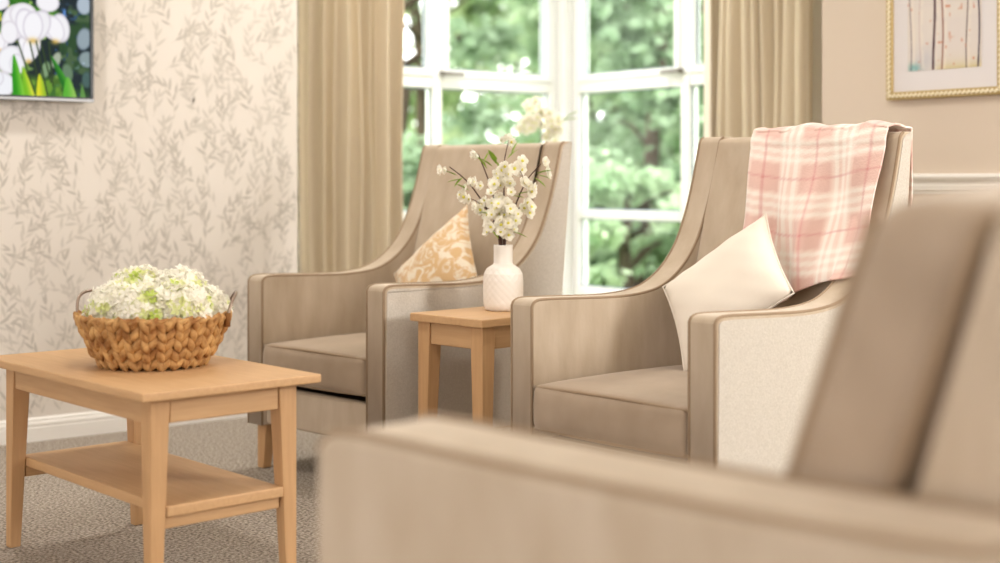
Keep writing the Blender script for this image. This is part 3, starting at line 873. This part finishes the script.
def bouquet(base, suffix, group, dy=0.0, labels=None):
    branch(base, bq([(503, 300), (501, 255), (497, 228), (484, 205), (468, 183), (450, 168)], 0, -.05),
           fl([(443, 171), (447, 172)], -.05, 1)+fl([(472, 183), (476, 184), (467, 190), (481, 187)], -.05, 1)+fl([(465, 198), (461, 196), (470, 200)], -.05, 0)+fl([(477, 207), (481, 211)], -.05, 1)+cluster(491, 205, 12, 12, 9, -.05),
           lv([(462, 180, 3.3), (458, 177, 2.7), (464, 178, 3.9), (470, 192, 2.6)], -.045), labels[0], group,
           twigs=[(.55, (*px(464, 197), -.05))])
    branch(base, bq([(504, 300), (502, 250), (499, 222), (492, 192), (485, 172), (478, 155)], 0, .01),
           fl([(476, 154), (479, 158), (475, 158)], .01, 2)+fl([(493, 184), (498, 180), (496, 190)], -.01, 0)+cluster(503, 193, 12, 14, 10, -.02)+cluster(506, 205, 14, 12, 6, -.05),
           lv([(484, 164, 1.2), (487, 170, 2.2), (493, 205, 2.9)], 0), labels[1], group)
    branch(base, bq([(503, 300), (504, 252), (503, 225), (504, 195), (504, 165), (509, 141)], 0, .03),
           fl([(508, 139), (505, 141), (500, 142)], .03, 2)+fl([(511, 143)], .03, 1)+cluster(508, 172, 8, 6, 6, .0)+cluster(500, 182, 10, 8, 5, .02),
           lv([(500, 170, 2.1), (496, 165, 2.0), (493, 168, 2.5), (511, 157, 1.2), (507, 160, .8), (506, 230, .7)], .03), labels[2], group)
    branch(base, bq([(503, 300), (504, 255), (508, 230), (518, 200), (528, 180), (541, 165)], 0, 0),
           fl([(543, 164), (546, 172), (547, 176), (544, 163)], 0, 1)+cluster(520, 168, 7, 6, 6, -.01)+cluster(526, 188, 8, 8, 7, -.03)+fl([(527, 204), (531, 208), (529, 214), (524, 209)], -.02, 0),
           lv([(537, 176, -.2), (536, 175, .3), (533, 178, -.6), (516, 196, .3), (525, 199, 2.9)], 0), labels[3], group,
           twigs=[(.5, (*px(527, 208), -.02)), (.75, (*px(519, 170), -.01))])
    branch(base, bq([(502, 300), (500, 250), (497, 232), (493, 222)], 0, -.05),
           cluster(501, 224, 12, 9, 12, -.055)+cluster(500, 236, 10, 5, 4, -.05, (1,))+cluster(510, 213, 10, 8, 7, -.05)+fl([(488, 233), (513, 230), (515, 222), (489, 225)], -.05, 1),
           lv([(508, 215, .3), (499, 240, 2.2), (512, 232, -.3), (491, 215, 2.9)], -.05), labels[4], group)
bouquet(VP, '', G1, labels=['white blossom branch in the near vase reaching furthest left', 'white blossom branch in the near vase with a yellow-green tip, left of the tallest',
        'tallest upright blossom branch in the near white vase', 'white blossom branch in the near vase reaching furthest right', 'short dense cluster of white blossom low in the neck of the near vase'])
# blossom behind the chair back: one tall spray with a few heads showing
def far_spray():
    BLF = blossom_mesh('blossom_mesh', [PETW, PETG], 5, .018, 2, .5, rb)
    k = 6.45/1400; rt = W(1, 0)
    def q(x, y): return ((x-512)*k, 1-(y-180)*k-.6005)
    pts = [(*q(512, 262), 0), (*q(520, 222), 0), (*q(536, 190), 0), (*q(540, 150), 0), (*q(541, 112), 0)]
    fls = []
    for cx, cy, rr, n in ((540, 118, 12, 16), (526, 126, 9, 10), (556, 124, 8, 9), (548, 136, 10, 8), (532, 106, 7, 6)):
        for _ in range(n):
            a = rb.uniform(0, 6.28); r_ = math.sqrt(rb.random())*rr
            fls.append((*q(cx+r_*math.cos(a), cy+r_*math.sin(a)), rb.uniform(-.06, .06), rb.choice((0, 0, 1))))
    lvs = [(*q(532, 132), 0, 2.8), (*q(560, 121), 0, .2), (*q(563, 120), 0, .6), (*q(537, 140), 0, 3.4), (*q(547, 145), 0, -.2)]
    o = branch(VP2, pts, [], [], 'blurred spray of white blossom rising behind the left armchair', None, rad=.006)
    for (x, z, y, kd) in fls:
        f = bpy.data.objects.new('blossom', BLF); COL.objects.link(f); f.parent = o
        f.location = rt*x+Vector((0, 0, z))+W(0, 1)*y
        f.rotation_euler = (rb.uniform(.5, 2.2), rb.uniform(-.6, .6), rb.uniform(-1.5, .2)); f.scale = (1.35,)*3
    for (x, z, y, ang) in lvs:
        f = bpy.data.objects.new('leaf', LM); COL.objects.link(f); f.parent = o
        f.location = rt*x+Vector((0, 0, z)); d = rt*math.cos(ang)+Vector((0, 0, math.sin(ang)))
        f.rotation_euler = d.to_track_quat('X', 'Z').to_euler(); f.scale = (2, 2, 2)
far_spray()

# ------------------------------------------------------------------ basket of hydrangea
BC = W(-.904, 3.655, .5183)
def basket():
    root = empty('flower_basket', BC, R(-YAW))
    def rad(z):  # outline
        t = max(0, min(1, z/.130)); return .118+.077*(t**.62)
    core = MB(); prof = [(0, .004), (.115, .003)]+[(rad(z)-.010, z) for z in np.linspace(.006, .128, 10)]+[(rad(.128)-.022, .126)]+[(rad(z)-.022, z) for z in np.linspace(.118, .02, 6)]+[(0, .016)]
    core.lathe(prof, 48).build('liner', WICKD, root, smooth=True)
    mb = MB(); rn = random.Random(9)
    def drop(c, axis, nrm, L, w, t):
        axis = axis.normalized(); nrm = nrm.normalized(); sd = axis.cross(nrm)
        rings = [(-.5, .0), (-.34, .62), (-.08, 1), (.2, .85), (.42, .42), (.5, 0)]; k = 7; vs = []
        for a, r_ in rings:
            for q in range(k):
                an = 2*math.pi*q/k
                vs.append(c+axis*(L*a)+sd*(math.cos(an)*w*r_)+nrm*(math.sin(an)*t*r_))
        mb.add(vs, [(i*k+q, i*k+(q+1) % k, (i+1)*k+(q+1) % k, (i+1)*k+q) for i in range(len(rings)-1) for q in range(k)])
    rows = 5
    for r_ in range(rows):
        z = .016+.0255*r_; n = 27
        for k in range(n):
            for sgn in (-1, 1):
                a = 2*math.pi*(k+.25*sgn+(.5 if r_ % 2 and False else 0))/n+rn.uniform(-.012, .012)
                R_ = rad(z)-.001+rn.uniform(-.002, .003)
                c = Vector((R_*math.cos(a), R_*math.sin(a), z+rn.uniform(-.002, .002)+(.005 if sgn > 0 else 0)))
                nr = Vector((math.cos(a), math.sin(a), -.35)); tg = Vector((-math.sin(a), math.cos(a), 0))
                ax = Vector((0, 0, 1))*1.0+tg*(.50*sgn)+Vector((math.cos(a), math.sin(a), 0))*.35
                drop(c, ax, nr, .047, .0118, .0095)
    mb.build('woven_body', WICK, root, smooth=True)
    rim = MB(); n = 180; zr = .128
    for ph in (0, math.pi):
        rim.tube([((rad(zr)-.004+.005*math.cos(40*2*math.pi*k/n/2+ph))*math.cos(2*math.pi*k/n), (rad(zr)-.004+.005*math.cos(40*math.pi*k/n+ph))*math.sin(2*math.pi*k/n), zr+.004*math.sin(40*math.pi*k/n+ph)) for k in range(n)], .0065, 6, closed=True)
    rim.build('rim', WICK, root, smooth=True)
    for s in (-1, 1):
        pts = []
        for k in range(17):
            a = math.pi*k/16
            # hoop standing at the end of the basket, spanning 13 cm of rim
            phi = (.36*math.cos(a))+(math.pi-.42 if s < 0 else .2)
            rr = rad(zr)+.008+.010*math.sin(a)
            pts.append((rr*math.cos(phi), rr*math.sin(phi), zr-.008+.066*math.sin(a)**.75))
        MB().tube(pts, .0044, 8).build('handle', BRONZE, root, smooth=True)
        for p in (pts[0], pts[-1]): MB().tube([(p[0]*.99, p[1]*.99, zr-.026), (p[0], p[1], zr+.010)], .0085, 8).build('handle_binding', WICKD, root, smooth=True)
    return tag(root, 'round woven basket with two metal hoop handles on the coffee table', 'basket')
basket()
def hydrangea(idx, c, r, label, green):
    rn = random.Random(40+idx); mb = MB()
    n = int(330*(r/.08)**2)
    mb.lathe([(0, -r*.72), (r*.5, -r*.55), (r*.74, 0), (r*.5, r*.5), (0, r*.72)], 12, mi=3)
    for i in range(n):
        th = math.acos(1-1.55*(i+.5)/n); ph = i*2.39996+rn.uniform(-.2, .2)
        d = Vector((math.sin(th)*math.cos(ph), math.sin(th)*math.sin(ph), math.cos(th)))
        p = d*r*rn.uniform(.84, 1.06)
        t = (d+Vector((rn.uniform(-.5, .5), rn.uniform(-.5, .5), rn.uniform(-.3, .5)))).normalized()
        x = t.orthogonal().normalized(); x = Matrix.Rotation(rn.uniform(0, 6.28), 3, t) @ x; y = t.cross(x)
        s = rn.uniform(.010, .0165)
        g = (math.sin(d.x*5+idx*2)+math.sin(d.y*6+idx)+math.sin(d.z*7+idx*3))/3
        mi = 2 if g+rn.uniform(-.35, .35) > 1.12-green else (1 if g+rn.uniform(-.4, .4) > .72-green else 0)
        for k in range(4):
            a = math.pi/2*k; e = x*math.cos(a)+y*math.sin(a); f = y*math.cos(a)-x*math.sin(a)
            mb.add([p, p+e*s*.6-f*s*.42+t*s*.2, p+e*s*1.15+t*s*.35, p+e*s*.6+f*s*.42+t*s*.2], [(0, 1, 2, 3)], mi)
    me = mb.mesh('hydrangea_head')
    o = link('hydrangea_head', me, [PETW, PETG, PETGG, PETC], None, False)
    o.location = c
    return tag(o, label, 'flower', 'hydrangea heads in the basket')
ky = 3.6/1400
heads = [(a*.92, b*.92, z-.006, r*.95, l, g) for a, b, z, r, l, g in [(-.088, -.07, .150, .076, 'white hydrangea head at the front left of the basket', .25),
         (-.005, -.105, .150, .078, 'pale green-tinged hydrangea head at the front middle of the basket', .45),
         (.095, -.075, .150, .080, 'white hydrangea head with a green heart at the front right of the basket', .4),
         (-.108, .035, .150, .066, 'white hydrangea head at the left end of the basket', .05),
         (.135, .035, .145, .068, 'cream-white hydrangea head at the right end of the basket', .1),
         (-.055, .045, .178, .084, 'tall white hydrangea head at the back left of the basket', .2),
         (.060, .045, .175, .082, 'white hydrangea head at the back right of the basket', .3)]]
for i, (a, b, z, r, lb, g) in enumerate(heads):
    v = W(a, b); hydrangea(i, Vector((BC.x+v.x, BC.y+v.y, BC.z+z)), r, lb, g)

# ------------------------------------------------------------------ television (screen picture painted procedurally)
def paint_mesh(name, w, h, nx, ny, fn, m, parent, M):
    """flat picture: grid in local x (width), z (height), colours per vertex from fn(X, Y) in metres from lower-left"""
    xs = np.linspace(0, w, nx+1); zs = np.linspace(0, h, ny+1); X, Z = np.meshgrid(xs, zs)
    vs = [tuple(M @ Vector((float(a), 0, float(b)))) for a, b in zip(X.ravel(), Z.ravel())]
    fs = [(j*(nx+1)+i, j*(nx+1)+i+1, (j+1)*(nx+1)+i+1, (j+1)*(nx+1)+i) for j in range(ny) for i in range(nx)]
    me = MB().add(vs, fs).mesh(name)
    C = fn(X, Z)/255.0
    C = np.where(C <= .04045, C/12.92, ((C+.055)/1.055)**2.4)
    C = np.concatenate([C.reshape(-1, 3), np.ones((C.shape[0]*C.shape[1], 1))], 1).astype(np.float32)
    ca = me.color_attributes.new('Col', 'FLOAT_COLOR', 'POINT'); ca.data.foreach_set('color', C.ravel())
    return link(name, me, m, parent)
def vnoise(X, Y, sc, seed):
    rs = np.random.RandomState(seed); g = rs.rand(128, 128)
    x = X*sc; y = Y*sc; i = np.floor(x).astype(int); j = np.floor(y).astype(int); fx = x-i; fy = y-j
    fx = fx*fx*(3-2*fx); fy = fy*fy*(3-2*fy)
    G = lambda a, b: g[a % 128, b % 128]
    return (G(i, j)*(1-fx)+G(i+1, j)*fx)*(1-fy)+(G(i, j+1)*(1-fx)+G(i+1, j+1)*fx)*fy
TVW, TVH = 1.10, .62
def tulips(X, Z):
    # photo pixels: x px (0..95) from the right edge ; y px up from the bottom (94)
    k = 1/247.0
    kz = 5.5/1400
    PX = 94-(TVW-.02-X)/k; PY = 93.5-Z/kz
    C = np.zeros(X.shape+(3,))
    n1 = vnoise(X, Z, 40, 1); n2 = vnoise(X, Z, 16, 2); n3 = vnoise(X, Z, 90, 3)
    dark = np.array([18, 38, 40.]); grn = np.array([70, 130, 30.]); blu = np.array([60, 110, 170.]); lite = np.array([150, 190, 90.])
    C[:] = dark
    def mixc(mask, col):
        nonlocal C
        m = np.clip(mask, 0, 1)[..., None]; C = C*(1-m)+np.array(col, float)*m
    mixc((n2-.45)*4, grn); mixc((n1-.62)*6, lite); mixc((n3-.78)*7*(PX > 55), blu)
    mixc((n1*.6+n2*.4-.45)*6*(PX < 35)*(PY < 75), (40, 110, 20)); mixc((n3-.7)*6*(PX < 30), (200, 200, 40))
    mixc(((PX > 66)*1.)*.6, (18, 36, 46))
    # grass & leaves at the foot
    mixc(np.clip((PY-72)/6, 0, 1)*np.clip((PX-20)/4, 0, 1)*np.clip((72-PX)/8, 0, 1)*.7, (90, 140, 30))
    def blade(x0, y0, x1, y1, w, col):
        dx, dy = x1-x0, y1-y0; L2 = dx*dx+dy*dy
        t = np.clip(((PX-x0)*dx+(PY-y0)*dy)/L2, 0, 1)
        d = np.hypot(PX-(x0+dx*t), PY-(y0+dy*t)); ww = w*np.sin(np.pi*np.clip(.25+t*.75, 0, 1))**.7
        mixc((ww-d)/.8+.5, col)
    def stem(x0, y0, x1, y1, w=.7, col=(40, 70, 20)):
        dx, dy = x1-x0, y1-y0; L2 = dx*dx+dy*dy
        t = np.clip(((PX-x0)*dx+(PY-y0)*dy)/L2, 0, 1); d = np.hypot(PX-(x0+dx*t), PY-(y0+dy*t)); mixc((w-d)/.7+.5, col)
    def petal(cx, cy, rx, ry, rot=0, col=(250, 248, 252), sh=(205, 195, 205)):
        a = math.radians(rot); u = (PX-cx)*math.cos(a)+(PY-cy)*math.sin(a); v = -(PX-cx)*math.sin(a)+(PY-cy)*math.cos(a)
        q = np.sqrt((u/rx)**2+(v/ry)**2)
        m = (1-q)*min(rx, ry)/1.2+.5
        mixc(m, col); mixc(np.clip(m, 0, 1)*np.clip((q-.78)*3, 0, .6), sh)
    def tulip(cx, cy, w, h, tilt=0, yel=.8, tone=1.0):
        W_ = np.array([252, 250, 254.])*tone; S_ = np.array([188, 178, 196.])*tone
        petal(cx-w*.22, cy-h*.05, w*.34, h*.52, tilt-14, W_, S_); petal(cx+w*.22, cy-h*.05, w*.34, h*.52, tilt+14, W_*.98, S_)
        petal(cx, cy, w*.33, h*.5, tilt, W_, S_)
        mixc(np.exp(-(((PX-cx)/(w*.16))**2+((PY-(cy+h*.46))/(h*.10))**2))*yel, (232, 190, 90))
    petal(5, 6, 12, 8); petal(53, 3, 11, 9); petal(88, 3, 7, 9, 0, (178, 192, 205), (120, 135, 150))
    petal(88, 36, 7, 11, 10, (150, 166, 176), (90, 105, 120)); petal(91, 56, 8, 8, 0, (140, 158, 160), (80, 95, 105)); petal(91, 76, 5, 8, 0, (70, 100, 96), (50, 70, 70))
    mixc((n3-.45)*5*np.exp(-(((PX-86)/5)**2+((PY-64)/4)**2)), (190, 215, 240)); mixc((n3-.4)*4*np.exp(-(((PX-72)/5)**2+((PY-12)/6)**2)), (90, 140, 210))
    petal(10, 84, 12, 12, 0, (246, 247, 252)); petal(2, 78, 10, 9, 0, (244, 246, 252))
    tulip(8, 44, 15, 17); petal(18, 60, 12, 14, 30, (248, 248, 252)); petal(24, 64, 7, 10, 0, (246, 246, 252)); tulip(35, 50, 18, 24, 5)
    petal(22, 24, 12, 17, 10); petal(30, 17, 13, 12, 0); petal(17, 34, 8, 11, 0)
    tulip(60, 28, 25, 27, -22); tulip(39, 27, 29, 30, 4)
    petal(51, 68, 4, 8, 10, (130, 160, 120), (90, 130, 80)); petal(61, 58, 4, 8, 20, (170, 180, 160), (120, 130, 100)); petal(72, 70, 5, 9, -10, (104, 132, 104), (70, 100, 60))
    def taper(x0, y0, x1, y1, w, col, col2=None):
        dx, dy = x1-x0, y1-y0; L2 = dx*dx+dy*dy; tt = ((PX-x0)*dx+(PY-y0)*dy)/L2
        t = np.clip(tt, 0, 1); d = np.hypot(PX-(x0+dx*t), PY-(y0+dy*t)); sd = ((PX-x0)*dy-(PY-y0)*dx)/math.sqrt(L2)
        m = (w*t**.6-d)/.7+.5; mixc(m, col)
        if col2: mixc(np.clip(m, 0, 1)*np.clip(sd/w+.3, 0, 1), col2)
    for q in ((25, 43, 41, 92), (36, 42, 45, 84), (42, 41, 53, 94), (47, 44, 56, 80), (54, 41, 58, 84)): stem(*q, .75, (44, 66, 30))
    taper(21, 55, 26, 95, 6, (40, 150, 14), (130, 205, 60)); taper(29, 66, 36, 95, 5, (120, 190, 30), (215, 225, 60)); taper(45, 72, 47, 95, 5, (226, 224, 40), (150, 190, 40))
    taper(56, 54, 70, 82, 4, (24, 110, 24), (70, 160, 40)); taper(72, 74, 74, 95, 7, (90, 180, 50), (150, 200, 90)); taper(86, 82, 87, 95, 3, (96, 150, 70)); taper(60, 82, 57, 95, 3, (60, 110, 40))
    mixc(np.clip((PX-93), 0, 1), (30, 40, 44))
    return C
def television():
    # local x along wall, z up ; faces -Y
    x1 = 2.105; root = empty('television', (x1-TVW, VL-.07, 1.313))
    MB().box(0, TVW, 0, .030, 0, TVH).build('casing', BLACK, root, bevel=.003, seg=2)
    MB().box(.0, TVW, -.004, .028, -.012, .0).build('silver_trim', SILVER, root, bevel=.001, seg=1)
    MB().box(.30, .80, .03, .069, .15, .45).build('wall_bracket', BLACK, root)
    paint_mesh('screen', TVW-.02, TVH-.02, 440, 250, lambda X, Z: tulips(X+.004, Z), vcol_mat('screen_picture', emit=.86, rough=.4), root, Matrix.Translation((.008, -.0015, .006)))
    return tag(root, 'flat television on the papered wall showing white tulips', 'television')
television()

# ------------------------------------------------------------------ framed picture
def picture():
    w, h = .505, .66; root = empty('framed_picture', (UR-.03, 3.320, 1.305), R(-90))
    # local x runs from the left edge (far) to the right; faces -Y(local) = -X(world)
    fr = MB(); fw_ = .030; d0, d1 = -.0, .028
    for (a0, a1, b0, b1) in ((0, w, 0, fw_), (0, w, h-fw_, h), (0, fw_, fw_, h-fw_), (w-fw_, w, fw_, h-fw_)):
        fr.box(a0, a1, d0, d1, b0, b1)
    fo = fr.build('frame', GOLD, root, bevel=.004, seg=2)
    def bead(mb, x, z, ang):
        vs = []; k = 8
        for q in range(k):
            t = 2*math.pi*q/k; u, v = .0115*math.cos(t), .0055*math.sin(t)
            vs.append((x+u*math.cos(ang)-v*math.sin(ang), -.001, z+u*math.sin(ang)+v*math.cos(ang)))
        vs.append((x, -.0065, z)); mb.add(vs, [(q, (q+1) % k, k) for q in range(k)])
    st = .019; lg = mat('light_gold', (240, 228, 198), .4)
    def cordline(x, z): # thin core the strands wind round, one piece per side
        return MB().tube([(x[0], -.0005, z[0]), (x[1], -.0005, z[1])], .0022, 6)
    for hz_ in (.015, h-.015):
        m_ = cordline((.010, w-.010), (hz_, hz_))
        for i in range(int(w/st)-1): bead(m_, .018+i*st, hz_, .8)
        m_.build('rope_moulding', lg, root, smooth=True)
    for vx_ in (.015, w-.015):
        m_ = cordline((vx_, vx_), (.02, h-.02))
        for i in range(int(h/st)-2): bead(m_, vx_, .030+i*st, .8)
        m_.build('rope_moulding', lg, root, smooth=True)
    MB().box(fw_-.002, w-fw_+.002, .010, .014, fw_-.002, h-fw_+.002).build('mount', MOUNT, root)
    pw, ph = .315, .45
    def trees(X, Z):
        n = vnoise(X, Z, 14, 4); n2 = vnoise(X, Z, 60, 6); C = np.zeros(X.shape+(3,)); C[:] = (220, 211, 206)
        def mixc(mask, col):
            nonlocal C
            m = np.clip(mask, 0, 1)[..., None]; C = C*(1-m)+np.array(col, float)*m
        mixc(n*.4, (214, 208, 205)); mixc(np.clip((n-.5)*2, 0, .5), (228, 219, 208))
        mixc(np.exp(-Z/.02)*.8*np.clip((X-.1)*20, 0, 1), (205, 190, 130)); mixc(np.exp(-(((X-.03)/.03)**2+((Z-.01)/.02)**2)), (120, 175, 175))
        mixc(np.exp(-(((X-.075)/.04)**2+((Z-.04)/.05)**2))*.6, (190, 190, 198))
        for x, wd, col, a in ((.012, .0022, (90, 70, 80), 1), (.055, .002, (180, 150, 150), .7), (.115, .0055, (84, 60, 66), 1), (.150, .004, (140, 96, 84), .9), (.255, .003, (100, 84, 80), .9), (.302, .0038, (70, 60, 76), 1)):
            xx = x+.004*np.sin(Z*14+x*40); mixc((wd-np.abs(X-xx))/.0025*a+.3*a, col)
            mixc(np.clip((.012-np.abs(X-xx-.009)), 0, 1)*60*.55*(n2 > .3), (238, 228, 214))
        mixc((n2-.86)*9, (200, 130, 100)); mixc(np.clip((Z-.3)*5, 0, .5)*(n > .4), (216, 180, 150))
        return C
    paint_mesh('print', pw, ph, 150, 190, trees, vcol_mat('birch_print', rough=.8), root, Matrix.Translation(((w-pw)/2, .0085, .105)))
    return tag(root, 'framed watercolour of bare birch trunks in a gold rope frame', 'picture')
picture()

# ------------------------------------------------------------------ ceiling lamps
def downlight(x, y, power, label):
    root = empty('downlight', (x, y, H))
    MB().lathe([(.055, 0), (.055, -.006), (.042, -.008), (.042, 0)], 24).build('bezel', WHITE, root, smooth=True)
    MB().lathe([(0, -.004), (.042, -.004)], 24).build('lens', LAMPM, root)
    d = bpy.data.lights.new('downlight_lamp', 'AREA'); d.shape = 'DISK'; d.size = .12; d.energy = power; d.color = (1, .96, .91)
    o = bpy.data.objects.new('lamp', d); COL.objects.link(o); o.parent = root; o.location = (0, 0, -.02)
    tag(root, label, 'ceiling light', 'recessed ceiling downlights')
for x, y, p, lb in ((1.3, 4.55, 10, 'recessed downlight over the papered wall'), (2.9, 4.5, 10, 'recessed downlight over the left armchair'), (1.3, 2.6, 10, 'recessed downlight over the sofa side of the coffee table'),
                    (3.2, 2.7, 10, 'recessed downlight over the right armchair'), (-.6, 4.4, 10, 'recessed downlight over the left end of the papered wall'), (1.2, .6, 10, 'recessed downlight behind the sofa'), (-.8, 2.2, 10, 'recessed downlight left of the coffee table'),
                    (4.1, 5.1, 16, 'added downlight brightening the bay between the curtains')):  # the bay lamp is an unseen addition to brighten frames and curtains
    downlight(x, y, p, lb)

# ------------------------------------------------------------------ garden
gm = MB()
struct(MB().box(-14, 34, VB+TH+.02, 44, -.5, -.3).box(UB+TH+.02, 34, -16, VB+TH+.02, -.5, -.3).build('ground', mat('lawn', (150, 172, 110), .95, noise=(3, (110, 140, 80), .2, U1))))
LA = leaf_mat('leaves_bright', (206, 220, 188), (156, 184, 144))
LB = leaf_mat('leaves_mid', (180, 200, 168), (124, 150, 116))
LC = leaf_mat('leaves_pale', (206, 216, 172), (150, 178, 128))
def tree(name, pos, h, r, crown0, nclump, per, ls, m, label, cat='tree', group='garden trees beyond the bay', seed=0, trunk=.09, droop=.5, conifer=False):
    rn = random.Random(seed); root = empty(name, (pos.x, pos.y, -.3))
    tr = MB(); pts = [(rn.uniform(-.08, .08)*k*h/6, rn.uniform(-.08, .08)*k*h/6, h*.92*k/6) for k in range(7)]; pts[0] = (0, 0, 0)
    tr.tube(pts, [trunk*(1-.8*k/6) for k in range(7)], 9)
    mb = MB(); centres = []
    for c in range(nclump):
        t = rn.random()
        z = crown0+(h-crown0)*t
        rr = r*((1-t)**.8 if conifer else math.sqrt(max(.08, 1-(2*t-1)**2)))*math.sqrt(rn.uniform(.25, 1))
        a = rn.uniform(0, 6.283); ce = Vector((rr*math.cos(a), rr*math.sin(a), z)); centres.append(ce)
        if c % 2 == 0: tr.tube([(0, 0, max(.2, z-rr*.45)), tuple(ce*.55+Vector((0, 0, (z-rr*.2)*.45))), tuple(ce)], [trunk*.28, trunk*.18, .012], 5)
    V = []; F = []
    for ce in centres:
        cr = rn.uniform(.28, .55)*r*.5
        out = Vector((ce.x, ce.y, 0)).normalized() if ce.length > 0 else Vector((1, 0, 0))
        for _ in range(per):
            p = ce+Vector((rn.gauss(0, cr*.5), rn.gauss(0, cr*.5), rn.gauss(0, cr*.32)-droop*cr*rn.random()))
            d = (out*rn.uniform(.2, 1)+Vector((rn.uniform(-1, 1), rn.uniform(-1, 1), rn.uniform(-1, .3)))).normalized()
            s = d.orthogonal().normalized(); s = Matrix.Rotation(rn.uniform(0, 6.28), 3, d) @ s
            L = ls*rn.uniform(.7, 1.4); w = L*.32; k = len(V)
            V += [tuple(p), tuple(p+d*L*.5+s*w), tuple(p+d*L), tuple(p+d*L*.5-s*w)]; F.append((k, k+1, k+2, k+3))
    mb.add(V, F)
    tr.build('trunk', BARK, root, smooth=True); mb.build('foliage', m, root)
    return tag(root, label, cat, group)
T = 'tree'
tree('leafy_tree', W(2.3, 15.5), 8, 2.3, .3, 120, 150, .17, LA, 'bright green bushy tree filling the right bay window', seed=1, droop=.9)
tree('conifer_tree', W(1.35, 12.6), 5.8, 1.0, .1, 70, 150, .14, LB, 'mid-green drooping conifer showing at the left of the right window', seed=2, droop=1.3, conifer=True)
tree('leafy_tree', W(-1.15, 14.0), 7.5, 1.3, .4, 60, 130, .14, LB, 'darker green tree at the far left of the left window', seed=3, trunk=.2)
tree('leafy_tree', W(.35, 20.0), 4.2, 1.6, .2, 60, 130, .18, LC, 'pale hazy shrub low in the middle of the left window', cat='shrub', seed=4)
tree('leafy_tree', W(-1.0, 18.5), 9.5, 2.0, 1.6, 38, 110, .15, LC, 'pale overhanging tree at the top of the left window', seed=5, trunk=.14)
tree('leafy_tree', W(4.2, 20), 9, 3.0, .3, 110, 130, .2, LB, 'dark green tree behind the bright one in the right window', seed=6)
tree('garden_shrub', W(1.0, 10.8), 1.35, .75, .1, 60, 150, .09, LA, 'light green shrub low outside the right window', cat='shrub', seed=7)
tree('garden_shrub', W(2.0, 10.2), 1.2, .8, .1, 60, 150, .09, LB, 'dark green shrub low outside the right window', cat='shrub', seed=8)
tree('garden_shrub', W(-.6, 13.0), 1.6, 1.1, .1, 60, 150, .12, LB, 'low green shrub outside the left window', cat='shrub', seed=9)

tree('leafy_tree', W(1.2, 16.5), 6.5, .95, .2, 70, 140, .15, LA, 'slender pale green tree at the left edge of the right window', seed=12)
